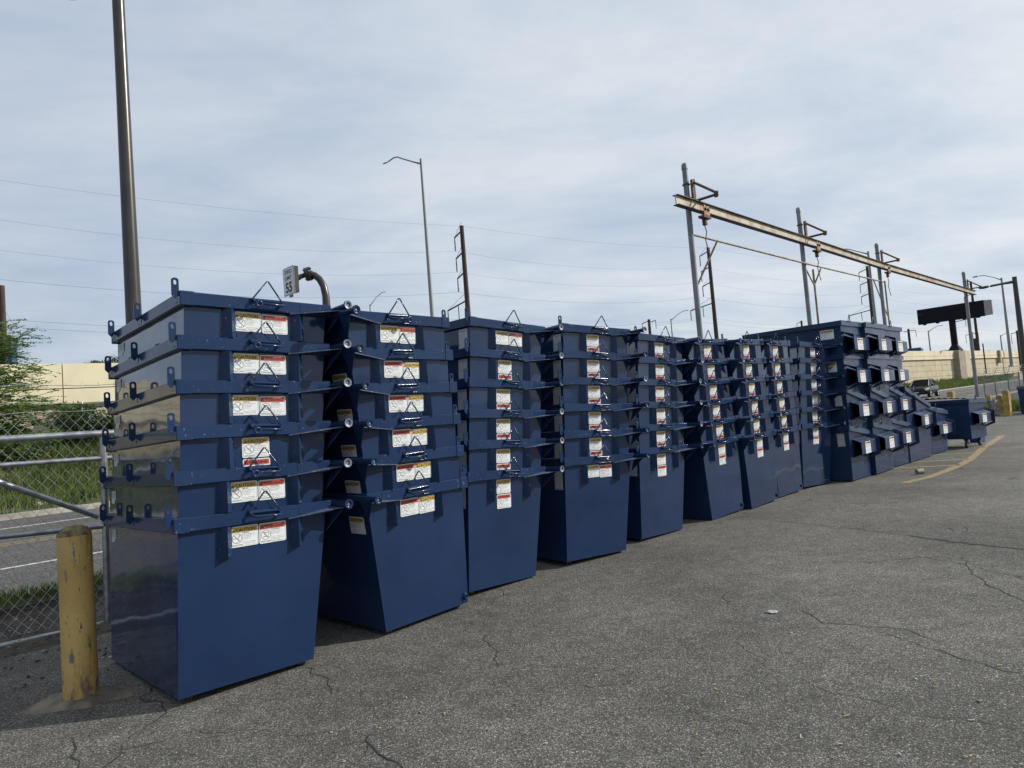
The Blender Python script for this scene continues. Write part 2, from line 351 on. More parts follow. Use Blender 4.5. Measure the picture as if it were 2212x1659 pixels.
# flat lettering
_TXT = {}
def text_geo(txt, bold=0.0):
    k = (txt, bold)
    if k in _TXT: return _TXT[k]
    cu = bpy.data.curves.new('lettering', 'FONT'); cu.body = txt; cu.size = 1; cu.resolution_u = 2; cu.offset = bold
    ob = bpy.data.objects.new('lettering', cu); COL.objects.link(ob)
    bpy.context.view_layer.update()
    me = bpy.data.meshes.new_from_object(ob.evaluated_get(bpy.context.evaluated_depsgraph_get()))
    vs = [v.co.copy() for v in me.vertices]; fs = [tuple(p.vertices) for p in me.polygons]
    bpy.data.objects.remove(ob); bpy.data.meshes.remove(me); bpy.data.curves.remove(cu)
    _TXT[k] = (vs, fs); return _TXT[k]
def letters(mb, txt, x, z, h, m, y=-.002, width=None, bold=0.0, center=False):
    vs, fs = text_geo(txt, bold)
    if not vs: return
    x0 = min(v.x for v in vs); x1 = max(v.x for v in vs)
    sz = h / .70; sx = sz if width is None else width / (x1 - x0)
    ox = x - x0 * sx - ((x1 - x0) * sx / 2 if center else 0)
    mb.add([(v.x * sx + ox, y, v.y * sz + z) for v in vs], fs, m)
def rrect(w, h, r, y, cx=0, cz=0, n=4):
    p = []
    for (sx, sz, a0) in ((1, 1, 0), (-1, 1, 90), (-1, -1, 180), (1, -1, 270)):
        for i in range(n + 1):
            a = radians(a0 + 90 * i / n)
            p.append((cx + sx * (w / 2 - r) + r * cos(a), y, cz + sz * (h / 2 - r) + r * sin(a)))
    return p[::-1]
def flat(mb, poly, m): mb.add(poly, [tuple(range(len(poly) - 1, -1, -1))], m)
def ring(mb, cx, cz, r0, r1, y, m, n=28):
    vs = [(cx + r * cos(2 * pi * k / n), y, cz + r * sin(2 * pi * k / n)) for r in (r0, r1) for k in range(n)]
    mb.add(vs, [(k, (k + 1) % n, n + (k + 1) % n, n + k) for k in range(n)], m)
def line(mb, x0, z0, x1, z1, wd, m, y=-.002):
    d = Vector((x1 - x0, 0, z1 - z0)).normalized(); q = Vector((-d.z, 0, d.x)) * wd / 2
    a = Vector((x0, y, z0)); b = Vector((x1, y, z1))
    mb.add([a - q, b - q, b + q, a + q], [(0, 1, 2, 3)], m)

SW, SH = .178, .126
def sticker(kind):
    mb = MB()
    mb.prism(rrect(SW, SH, .011, 0), (0, -.0008, 0), WHITE)
    hc = YEL if kind == 'c' else RED
    # thin black border with the coloured header
    flat(mb, rrect(SW - .012, SH - .012, .008, -.0012), INK)
    flat(mb, rrect(SW - .0145, SH - .0145, .007, -.0016), WHITE)
    bx = SW / 2 - .0075
    mb.add([(-bx, -.002, .026), (bx, -.002, .026), (bx, -.002, SH / 2 - .011), (bx - .004, -.002, SH / 2 - .0075), (-bx + .004, -.002, SH / 2 - .0075), (-bx, -.002, SH / 2 - .011)], [(0, 1, 2, 3, 4, 5)], hc)
    line(mb, -bx, .026, bx, .026, .0012, INK, -.0022)
    tx = -bx + .015
    mb.add([(tx - .011, -.0024, .0305), (tx + .011, -.0024, .0305), (tx, -.0024, .0515)], [(0, 1, 2)], INK)
    mb.add([(tx - .0015, -.0027, .0375), (tx + .0015, -.0027, .0375), (tx + .002, -.0027, .0465), (tx - .002, -.0027, .0465)], [(0, 1, 2, 3)], hc)
    mb.add([(tx - .0015, -.0027, .033), (tx + .0015, -.0027, .033), (tx + .0015, -.0027, .0355), (tx - .0015, -.0027, .0355)], [(0, 1, 2, 3)], hc)
    letters(mb, 'CAUTION' if kind == 'c' else 'WARNING', tx + .0135, .0315, .0185, INK, y=-.0024, width=.122, bold=.03)
    cx, cz, r = -.046, -.010, .031
    ring(mb, cx, cz, r, r - .0022, -.0022, INK)
    line(mb, cx - r * .7, cz + r * .7, cx + r * .7, cz - r * .7, .0024, INK, -.0024)
    if kind == 'c':
        line(mb, cx - r * .93, cz + .003, cx + .012, cz + .003, .0012, INK); line(mb, cx - r * .93, cz - .003, cx + .008, cz - .003, .0012, INK)
        line(mb, cx + .009, cz - .003, cx + .009, cz - .024, .0012, INK); line(mb, cx + .009, cz - .024, cx - .010, cz - .024, .0012, INK)
        line(mb, cx + .008, cz + .006, cx + .015, cz + .009, .003, INK); line(mb, cx + .015, cz + .009, cx + .013, cz + .019, .0028, INK); line(mb, cx + .013, cz + .015, cx + .022, cz + .021, .0018, INK)
    else:
        line(mb, cx - .012, cz + .016, cx + .018, cz + .013, .003, INK); line(mb, cx + .018, cz + .013, cx + .016, cz - .008, .0014, INK)
        line(mb, cx - .012, cz + .014, cx - .005, cz - .006, .0014, INK); line(mb, cx - .018, cz - .014, cx - .004, cz - .010, .0032, INK); line(mb, cx - .004, cz - .010, cx + .016, cz - .016, .0028, INK)
    line(mb, -.011, .025, -.011, -SH / 2 + .0075, .0009, INK)
    letters(mb, 'FALLING HAZARD' if kind == 'c' else 'TIPPING HAZARD', -.046, -.0525, .0056, INK, width=.064, bold=.02, center=True)
    tl = ['KEEP OFF!', 'Do not climb in, on,', 'or occupy this', 'container for', 'any purpose.', '', 'Injury from slipping', 'or falling may occur.'] if kind == 'c' else \
         ['LOAD EVENLY!', 'Container must be', 'placed on hard,', 'level surface.', '', 'Tilted or unevenly', 'loaded container could', 'result in serious', 'injury or death.']
    for i, s_ in enumerate(tl):
        if s_: letters(mb, s_, -.007, .0165 - i * .0092, .0058 if i == 0 else .0050, INK if i == 0 else INKG, bold=.03 if i == 0 else 0, width=None if i == 0 else .0037 * len(s_))
    return mb.mesh('caution_sticker' if kind == 'c' else 'warning_sticker')
CST, WST = sticker('c'), sticker('w')
def combo(order):
    mb = MB(); mb.prism(rrect(.26, .20, .006, 0), (0, -.001, 0), WHITE)
    for i, k in enumerate(order):
        c = -.063 + .126 * i
        mb.add([(c - .058, -.0018, .060), (c + .058, -.0018, .060), (c + .058, -.0018, .092), (c - .058, -.0018, .092)], [(0, 1, 2, 3)], YEL if k == 'c' else RED)
        letters(mb, 'CAUTION' if k == 'c' else 'WARNING', c, .068, .017, INK, y=-.0026, width=.10, bold=.03, center=True)
        ring(mb, c - .030, .022, .022, .0195, -.0026, INK, 16); line(mb, c - .045, .037, c - .015, .007, .002, INK, -.003)
        for j, s_ in enumerate(['KEEP OFF!', 'Do not climb', 'in or on', 'container'] if k == 'c' else ['LOAD EVENLY!', 'Place on hard', 'level surface', 'only']):
            letters(mb, s_, c + .0, .040 - j * .013, .006, INKG, y=-.0026, width=.0052 * len(s_))
    line(mb, 0, .095, 0, -.09, .0012, INKG)
    for j in range(4): line(mb, -.11, -.03 - j * .015, -.11 + .09 + .01 * (j % 2), -.03 - j * .015, .003, INKG, -.0022); line(mb, .02, -.03 - j * .015, .11 - .015 * (j % 3), -.03 - j * .015, .003, INKG, -.0022)
    return mb.mesh('safety_sticker')
CW_, WC_ = combo('cw'), combo('wc')
mb = MB(); mb.box(-.06, .06, -.001, 0, -.11, .11, GREYL); line(mb, -.045, .092, .045, .092, .004, INKG, -.0018); line(mb, -.035, -.098, .035, -.098, .003, INKG, -.0018)
TAGL = mb.mesh('pale_label')
mb = MB(); mb.prism([(-.055, 0, -.045), (.02, 0, -.045), (.02, 0, -.02), (.055, 0, -.02), (.055, 0, .045), (-.055, 0, .045)], (0, -.001, 0), GREYL)
for j in range(5): line(mb, -.045, .032 - j * .009, .005, .032 - j * .009, .003, INKG, -.0018); line(mb, .02, .032 - j * .009, .045, .032 - j * .009, .003, INKG, -.0018)
SHIPL = mb.mesh('shipping_label')

# ------------------------------------------------------------------ setting
S_DIR = Vector((.695, .719, 0)); N_DIR = Vector((-.719, .695, 0))    # along / away from the road
def sn(s, n, z=0.0): v = S_DIR * s + N_DIR * n; return Vector((v.x, v.y, z))
def zr(s): return .009 * max(0.0, s - 12)
def zbase(s): return 1.85 + .004 * s

def strip(name, s_list, cols, m, parent=None):   # cols: list of (n, zfunc)
    mb = MB(); vs = []; k = len(cols)
    for s in s_list:
        for n, zf in cols: vs.append(sn(s, n if not callable(n) else n(s), zf(s)))
    fs = [(i * k + j, (i + 1) * k + j, (i + 1) * k + j + 1, i * k + j + 1) for i in range(len(s_list) - 1) for j in range(k - 1)]
    mb.add(vs, fs, m)
    return struct(name, mb, parent)
SL = [-60, -30, -15, -8] + [x * 4.0 for x in range(-1, 14)] + [60 + 12 * i for i in range(0, 14)] + [260, 330, 420]
g = MB(); g.add([(-900, -900, -1.0), (1400, -900, -1.0), (1400, 1600, -1.0), (-900, 1600, -1.0)], [(0, 1, 2, 3)], BANK); struct('ground', g)
lot = strip('parking_lot', [-60, -20, -10, 0, 10, 20, 30, 45, 70, 120, 420], [(-90, lambda s: 0), (-20, lambda s: 0), (-5, lambda s: 0), (0, lambda s: 0), (4, lambda s: 0), (6.45, lambda s: 0)], LOTM)
strip('dirt_verge', SL, [(6.45, lambda s: 0.0), (6.5, lambda s: .012), (7.0, lambda s: .02 + zr(s) * .3), (7.75, lambda s: .03 + zr(s) * .9), (8.32, lambda s: zr(s) + .03)], SOIL)
def kerb(name, n0, n1):
    mb = MB()
    for a, b in zip(SL[:-1], SL[1:]):
        lo = [sn(a, n0, zr(a) - .2), sn(b, n0, zr(b) - .2), sn(b, n1, zr(b) - .2), sn(a, n1, zr(a) - .2)]
        hi = [sn(a, n0, zr(a) + .13), sn(b, n0, zr(b) + .13), sn(b, n1, zr(b) + .13), sn(a, n1, zr(a) + .13)]
        mb.hexa(lo, hi, CONC)
    return struct(name, mb)
kerb('near_kerb', 8.32, 8.5); kerb('far_kerb', 20.7, 20.95)
strip('road', SL, [(8.5, zr), (20.7, zr)], ROADM)
def wall_n(s): return 27.0 if s < 110 else 27.0 - (s - 110) * .1055
strip('grass_bank', SL, [(20.95, lambda s: zr(s) + .125), (lambda s: 20.95 + (wall_n(s) - 20.95) * .35, lambda s: zr(s) + .32), (lambda s: 20.95 + (wall_n(s) - 20.95) * .75, lambda s: zbase(s) - .35), (lambda s: wall_n(s) + .5, zbase)], BANK)
def paintstrip(name, n0, n1, ss, m, dz=.004):
    mb = MB()
    for a, b in ss:
        k = max(1, int((b - a) / 4))
        for i in range(k):
            p, q = a + (b - a) * i / k, a + (b - a) * (i + 1) / k
            mb.add([sn(p, n0, zr(p) + dz), sn(q, n0, zr(q) + dz), sn(q, n1, zr(q) + dz), sn(p, n1, zr(p) + dz)], [(0, 1, 2, 3)], m)
    return tag(mb.obj(name), kind='structure')
paintstrip('white_edge_line', 18.1, 18.25, [(-40, 300)], WPAINT)
paintstrip('double_yellow_line', 14.6, 14.74, [(-40, 300)], YPAINT); paintstrip('double_yellow_line', 14.92, 15.06, [(-40, 300)], YPAINT)
paintstrip('white_lane_dash', 11.55, 11.67, [(-30 + 7.2 * i + 1.9, -30 + 7.2 * i + 4.9) for i in range(40)], WPAINT)

# highway wall (retaining wall with a parapet)
WA, WB = sn(-45, 27.0), sn(110, 27.0); W2 = WB + Vector((.766, .643, 0)) * 95
def ztop(p):                               # top of the wall rises slowly along the ramp
    s = p.dot(S_DIR); return 4.35 + .0225 * max(0, s + 5) if s < 110 else 6.94 + .007 * (s - 110)
wall = thing('highway_wall', 'long cream concrete retaining wall with a parapet carrying the raised highway', 'wall', (WA.x, WA.y, 0))
inv = Matrix.Translation(-WA)
def seg_wall(A, B, cols, low_rows, rec):
    d = (B - A); Ln = d.length; d = d.normalized(); nn = Vector((d.y, -d.x, 0))   # towards the camera
    back = MB(); P = []
    for i in range(cols):
        a = A + d * Ln * i / cols; b = A + d * Ln * (i + 1) / cols
        za, zb = ztop(a), ztop(b); ph = 1.38
        def bx(mb, a, b, n0, n1, z0a, z0b, z1a, z1b, m):
            mb.hexa([a + nn * n1 + Vector((0, 0, z0a)), b + nn * n1 + Vector((0, 0, z0b)), b + nn * n0 + Vector((0, 0, z0b)), a + nn * n0 + Vector((0, 0, z0a))],
                    [a + nn * n1 + Vector((0, 0, z1a)), b + nn * n1 + Vector((0, 0, z1b)), b + nn * n0 + Vector((0, 0, z1b)), a + nn * n0 + Vector((0, 0, z1a))], m, M=inv)
        bx(back, a, b, -.5, -.03, .2, .2, za - .05, zb - .05, JOINT)
        g = .015
        for (u0, u1) in ((.0, .62), (.62, 1.0)):
            mb = MB(); bx(mb, a + d * g, b - d * g, -.02, .22, za - ph * u1 + g, zb - ph * u1 + g, za - ph * u0 - g * (u0 > 0), zb - ph * u0 - g * (u0 > 0), WALLP)
            P.append(mb)
        zl = za - ph; zl2 = zb - ph; base = 1.2; 
        rows = low_rows; hh = (zl - base) / rows; hh2 = (zl2 - base) / rows
        for r in range(rows):
            sub = rec
            for q in range(sub):
                a2 = a + (b - a) * q / sub; b2 = a + (b - a) * (q + 1) / sub
                mb = MB(); bx(mb, a2 + d * .02, b2 - d * .02, -.02, .0 + .006 * ((r + q) % 2), base + hh * r + .02, base + hh2 * r + .02, base + hh * (r + 1) - .02, base + hh2 * (r + 1) - .02, WALLL)
                P.append(mb)
    back.obj('backing', wall)
    for mb in P: mb.obj('panel', wall)
seg_wall(WA, sn(15, 27), 13, 2, 1)
seg_wall(sn(15, 27), WB, 14, 3, 1)
seg_wall(WB, W2, 18, 5, 2)
# piers on the wall
wd = (W2 - WB).normalized(); wn = Vector((wd.y, -wd.x, 0))
def pier(t, wdt, proud, drop, m):
    p = WB + wd * t; mb = MB(); z = ztop(p)
    M = Matrix.Translation(p - WA) @ Matrix.Rotation(atan2(wd.y, wd.x), 4, 'Z')
    mb.box(-wdt / 2, wdt / 2, -proud, .3, drop, z + .04, m, M=M, bev=.03); return mb.obj('pier', wall)
pier(23.2, 3.2, .9, 1.0, WALLD); pier(27.5, 3.0, .38, 1.0, WALLL); pier(46, .9, .6, ztop(WB) - 2.0, WALLD)
deck = MB(); pts = [WA, sn(15, 27), WB, W2]
for a, b in zip(pts[:-1], pts[1:]):
    nn = Vector((-(b - a).normalized().y, (b - a).normalized().x, 0))
    deck.add([a + nn * .3 + Vector((0, 0, ztop(a) - 1.15)), b + nn * .3 + Vector((0, 0, ztop(b) - 1.15)), b + nn * 26 + Vector((0, 0, ztop(b) - 1.15)), a + nn * 26 + Vector((0, 0, ztop(a) - 1.15))], [(0, 1, 2, 3)], ROADM)
struct('highway_deck', deck)

# painted markings on the lot: curved yellow edge and thin stripes
cur = [(1955, 1044), (1963.6, 1041), (2003.6, 1031.5), (2043.6, 1017.5), (2077.6, 1003.5), (2101.6, 987.5), (2121.6, 969.5), (2149.6, 951.5), (2164, 941)]
def ribbon(name, pts, wd_, m, z=.004, jag=0.0):
    mb = MB(); P = []
    for i in range(len(pts) - 1):
        a, b = pts[i], pts[i + 1]; k = max(1, int((b - a).length / .25))
        P += [a + (b - a) * j / k for j in range(k)]
    P.append(pts[-1]); vs = []
    for i, p in enumerate(P):
        d = (P[min(i + 1, len(P) - 1)] - P[max(0, i - 1)]).normalized(); q = Vector((-d.y, d.x, 0)); e = R.uniform(-jag, jag); ww = wd_ * (1 + R.uniform(-jag, jag) * 2) / 2
        c = p + q * e * .15
        vs += [Vector((*(c - q * ww).xy, z)), Vector((*(c + q * ww).xy, z))]
    mb.add(vs, [(2 * i, 2 * i + 2, 2 * i + 3, 2 * i + 1) for i in range(len(P) - 1)], m)
    return tag(mb.obj(name), kind='structure')
ribbon('yellow_curved_line', [gnd(x, y) for x, y in cur], .15, YPAINT, jag=.05)
for i, (a, b) in enumerate((((1890, 1014), (2075, 1004.5)), ((1950, 1000), (2093, 992)), ((1990, 985), (2107, 978)), ((2040, 968), (2127, 965.5)))):
    ribbon('yellow_stripe', [gnd(*a), gnd(*b)], .10, YPAINT2, z=.004, jag=.04)
def crack(pts, wd_, z=.003):
    P = [gnd(*p) for p in pts]; Q = []
    for a, b in zip(P[:-1], P[1:]):
        k = max(2, int((b - a).length / .07)); d = (b - a).normalized(); q = Vector((-d.y, d.x, 0))
        for j in range(k): Q.append(a + (b - a) * j / k + q * R.gauss(0, .012))
    Q.append(P[-1]); mb = MB(); vs = []
    for i, p in enumerate(Q):
        d = (Q[min(i + 1, len(Q) - 1)] - Q[max(0, i - 1)]).normalized(); q = Vector((-d.y, d.x, 0)); t = i / len(Q)
        ww = .62 * wd_ * (.35 + .65 * min(1, 4 * t, 4 * (1 - t) + .25)) * R.uniform(.5, 1.3) / 2
        vs += [Vector((*(p - q * ww).xy, z)), Vector((*(p + q * ww).xy, z))]
    mb.add(vs, [(2 * i, 2 * i + 2, 2 * i + 3, 2 * i + 1) for i in range(len(Q) - 1)], CRK)
    return tag(mb.obj('asphalt_crack'), kind='structure')
CRK = mat('crack_dark', (.028, .026, .024), .95)
crack([(1608, 1118), (1720, 1130), (1850, 1143), (1960, 1157)], .018)
crack([(1960, 1157), (2060, 1171), (2240, 1190)], .075)
crack([(2080, 1200), (2095, 1235), (2130, 1262), (2212, 1300)], .014)
crack([(2040, 1395), (1960, 1360), (1870, 1352), (1780, 1345), (1730, 1320)], .012)
crack([(1870, 1352), (1980, 1390), (2140, 1440), (2212, 1455)], .013)
crack([(655, 1440), (690, 1460), (712, 1478), (716, 1500)], .012)
crack([(790, 1600), (840, 1640), (870, 1659), (900, 1700)], .014)
crack([(160, 1590), (162, 1620), (168, 1660), (165, 1700)], .012)
crack([(770, 1490), (800, 1530), (815, 1570), (792, 1602)], .006)
crack([(700, 1622), (770, 1605), (795, 1602)], .007)

# ------------------------------------------------------------------ rear-load dumpsters
H0, STEP, W2_, LB = 1.02, .271, .71, .42      # rim height, nesting step, half width, half length
XB, XF = -.403, .555                           # top edge of back / front
def rl_meshes():
    D = {}
    # body: open steel hopper, sloped front, near-vertical back
    mb = MB(); wb = W2_ - .030
    o_lo = [(-LB, -wb, 0), (LB, -wb, 0), (LB, wb, 0), (-LB, wb, 0)]; o_hi = [(XB, -W2_, H0 - .004), (XF, -W2_, H0 - .004), (XF, W2_, H0 - .004), (XB, W2_, H0 - .004)]
    t = .006
    i_hi = [(XB + t, -W2_ + t, H0 - .004), (XF - t, -W2_ + t, H0 - .004), (XF - t, W2_ - t, H0 - .004), (XB + t, W2_ - t, H0 - .004)]
    i_lo = [(-LB + t, -wb + t, .03), (LB - t, -wb + t, .03), (LB - t, wb - t, .03), (-LB + t, wb - t, .03)]
    V = o_lo + o_hi + i_hi + i_lo
    mb.add(V, [(0, 3, 2, 1), (0, 1, 5, 4), (1, 2, 6, 5), (2, 3, 7, 6), (3, 0, 4, 7), (4, 5, 9, 8), (5, 6, 10, 9), (6, 7, 11, 10), (7, 4, 8, 11),
               (8, 9, 13, 12), (9, 10, 14, 13), (10, 11, 15, 14), (11, 8, 12, 15), (12, 13, 14, 15)], BLUE)
    D['body'] = mb.mesh('body')
    # rim: channel round the top (four mitred bars) and a corner sleeve
    mb = MB(); p = .032; z0, z1 = H0 - .082, H0
    x0, x1, y0, y1 = XB - p, XF + p * .6, -W2_ - p, W2_ + p
    mb.box(x0, x1, y0, -W2_ - .0005, z0, z1, BLUER, bev=.004); mb.box(x0, x1, W2_ + .0005, y1, z0, z1, BLUER, bev=.004)
    mb.box(x0 + .0007, XB - .001, -W2_, W2_, z0 + .0007, z1 - .0007, BLUER, bev=.004); mb.box(XF + .001, x1 - .0007, -W2_, W2_, z0 + .0007, z1 - .0007, BLUER, bev=.004)
    for s in (-1, 1):
        ya, yb = sorted((s * (W2_ + .004), s * (W2_ + p + .0045)))
        mb.box(x0 - .003, x0 + .085, ya, yb, z0 - .004, z1 + .003, BLUER, bev=.004)
        mb.box(.335, .44, *sorted((s * (W2_ + p - .01), s * (W2_ + p + .002))), z0 + .016, z1 - .016, BLUER)   # serial plate
    D['rim'] = mb.mesh('rim')
    # stacking rib: angle iron, apex outward (built for the near side, the far side turns it)
    def rib(x, ln):
        mb = MB(); zt = H0 - .083; zb = zt - ln; w_ = .046; pr = .043
        sh = lambda z: (H0 - z) / H0 * .030
        P = []
        for z in (zt, zb):
            y = -W2_ + sh(z) * 0 - .001; P += [(x - w_, y + sh(z), z), (x, y - pr, z), (x + w_, y + sh(z), z), (x, y - pr + .007, z)]
        mb.add(P, [(0, 4, 5, 1), (1, 5, 6, 2), (0, 1, 3), (4, 7, 5), (5, 7, 6), (1, 2, 3), (0, 3, 7, 4), (3, 2, 6, 7)], BLUER)
        for k in range(4):
            z = zb + .015 + k * .016
            for xx in (x - w_ - .003, x + w_ + .003): mb.lathe([(0, .004), (.004, .002), (.0045, -.001)], BLUER, 6, M=Matrix.Translation((xx, -W2_ + sh(z) - .001, z + R.uniform(-.003, .003))) @ Matrix.Rotation(pi / 2, 4, 'X'))
        return mb.mesh('stacking_rib')
    D['rib'] = [rib(-.135, .186), rib(.325, .186)]
    # handle: bent bar + wire triangle, at the middle of the rim
    mb = MB(); yf = -W2_ - p; xa, xb, zz = .0, .205, H0 - .045
    mb.tube([(xa + .02, yf, zz + .028), (xa + .005, yf - .028, zz + .020), (xa + .02, yf - .046, zz + .004), (xb - .02, yf - .046, zz - .002), (xb - .003, yf - .030, zz + .004), (xb - .012, yf, zz + .018)], .0095, BLUER, 8)
    mb.tube([(xa, yf - .010, zz + .030), (xb, yf - .010, zz + .026)], .009, BLUER, 8)
    mb.tube([(xa + .002, yf - .006, zz - .028), (xb, yf - .006, zz - .030)], .006, BLUER, 6)
    D['handle'] = mb.mesh('bar_handle')
    mb = MB(); mb.tube([(xa, yf - .016, zz + .032), (xa + .098, yf - .030, zz + .155), (xa + .106, yf - .030, zz + .155), (xb - .004, yf - .016, zz + .030)], .0055, BLUER, 7)
    D['hook'] = mb.mesh('wire_hook')
    mb = MB(); ring3 = Matrix.Translation((xa + .03, yf - .052, zz - .004)) @ Matrix.Rotation(pi / 2, 4, 'X')
    mb.lathe([(.026, -.003), (.026, .004), (.018, .006), (.010, .004), (.010, -.002)], BLUER, 16, M=ring3)
    D['washer'] = mb.mesh('handle_washer')
    # trunnion tube with end discs
    tx, tz, ty = XF + .050, H0 - .030, W2_ + .20
    mb = MB(); mb.tube([(tx, -ty, tz), (tx, ty, tz)], .0215, BLUER, 14); D['tube'] = mb.mesh('trunnion_tube')
    def cap(m2):
        mb = MB(); A = Matrix.Rotation(pi / 2, 4, 'X')
        mb.lathe([(.022, -.004), (.0315, -.004), (.0325, -.002), (.0325, .008), (.030, .0105)], BLUER, 20, M=A)
        mb.lathe([(.030, .0105), (.0140, .0110), (.0130, .0070), (.0125, .002)], m2, 20, M=A)
        mb.lathe([(.0125, .002), (.006, .004), (0, .0045)], STEEL, 12, M=A)
        return mb.mesh('end_disc')
    D['cap'] = [cap(STEEL), cap(BLUER)]; D['cap_at'] = (tx, ty, tz)
    # gusset wedge carrying the trunnion (near side)
    A_ = (.26, -W2_ - p, H0 - .084); B_ = (tx + .004, -W2_ - .135, tz - .018); C_ = (tx + .004, -W2_ - .0, tz - .012); D_ = (XF - .010, -W2_ - .002, H0 - .20)
    E_ = (XF + .018, -W2_ + .0, H0 - .10); F_ = (.40, -W2_ - p, H0 - .03)
    mb = MB()
    mb.add([A_, B_, C_, F_], [(0, 1, 2), (0, 2, 3)], WORN)
    A2 = (A_[0], A_[1] + .002, A_[2] - .006); B2 = (B_[0], B_[1], B_[2] - .007); C2 = (C_[0], C_[1], C_[2] - .007)
    mb.add([A2, B2, C2], [(0, 2, 1)], BLUER); mb.add([A_, A2, B2, B_], [(0, 1, 2, 3)], WORN); mb.add([B_, B2, C2, C_], [(0, 1, 2, 3)], BLUER)
    mb.add([B2, (B2[0] - .006, B2[1], B2[2]), (D_[0] - .006, D_[1], D_[2]), D_, C2], [(0, 1, 2, 3), (0, 3, 4)], BLUER)
    D['gusset'] = mb.mesh('gusset')
    # hinge lug
    def lug():
        mb = MB(); w_, h_, th = .021, .128, .008; n = 10; vs = []
        outl = [(-w_, 0), (w_, 0)] + [(w_ * cos(a), h_ - w_ * .7 + w_ * .7 * sin(a)) for a in [pi * i / 8 for i in range(9)]]
        hole = [(.0095 * cos(a), h_ - .028 + (.006 if sin(a) > 0 else -.006) + .0095 * sin(a)) for a in [2 * pi * i / 12 for i in range(12)]]
        # frame by quads between outline samples and the slot
        no = 24
        def samp(poly, k, cx, cz):
            res = []
            for i in range(k):
                a = 2 * pi * i / k; d = (cos(a), sin(a)); best = None
                for p_, q_ in zip(poly, poly[1:] + poly[:1]):
                    x1_, z1_, x2_, z2_ = p_[0] - cx, p_[1] - cz, q_[0] - cx, q_[1] - cz; den = d[0] * (z2_ - z1_) - d[1] * (x2_ - x1_)
                    if abs(den) < 1e-12: continue
                    t_ = (x1_ * (z2_ - z1_) - z1_ * (x2_ - x1_)) / den; u_ = (x1_ * d[1] - z1_ * d[0]) / den
                    if t_ > 0 and -1e-9 <= u_ <= 1 + 1e-9: best = t_ if best is None else min(best, t_)
                res.append((cx + d[0] * (best or .001), cz + d[1] * (best or .001)))
            return res
        cz = h_ - .028; so_, sh_ = samp(outl, no, 0, cz), samp(hole, no, 0, cz)
        for yy in (-th / 2, th / 2): vs += [(x, yy, z) for x, z in so_] + [(x, yy, z) for x, z in sh_]
        fs = []
        for i in range(no):
            j = (i + 1) % no
            fs += [(i, j, no + j, no + i), (2 * no + i, 3 * no + i, 3 * no + j, 2 * no + j), (i, 2 * no + i, 2 * no + j, j), (no + i, no + j, 3 * no + j, 3 * no + i)]
        mb.add(vs, fs, BLUER)
        mb.box(.0212, .045, -th / 2 + .001, .075, -.012, .045, BLUER)
        return mb.mesh('hinge_lug')
    D['lug'] = lug()
    mb = MB(); mb.box(-.03, .03, -.03, .03, -.035, 0, BLACK, bev=.004); mb.box(-.012, .012, -.035, .035, -.03, -.012, BLACK); D['foot'] = mb.mesh('foot')
    mb = MB(); A = Matrix.Rotation(pi / 2, 4, 'X')
    mb.lathe([(.030, -.001), (.030, .012), (.022, .014)], BLUER, 6, M=A, smooth=False); mb.lathe([(.021, .010), (.021, .024), (.014, .024), (.013, .004), (0, .004)], BLUER, 14, M=A)
    D['plug'] = mb.mesh('drain_plug')
    return D
RL = rl_meshes()
ROTZ = Matrix.Rotation(pi, 4, 'Z')
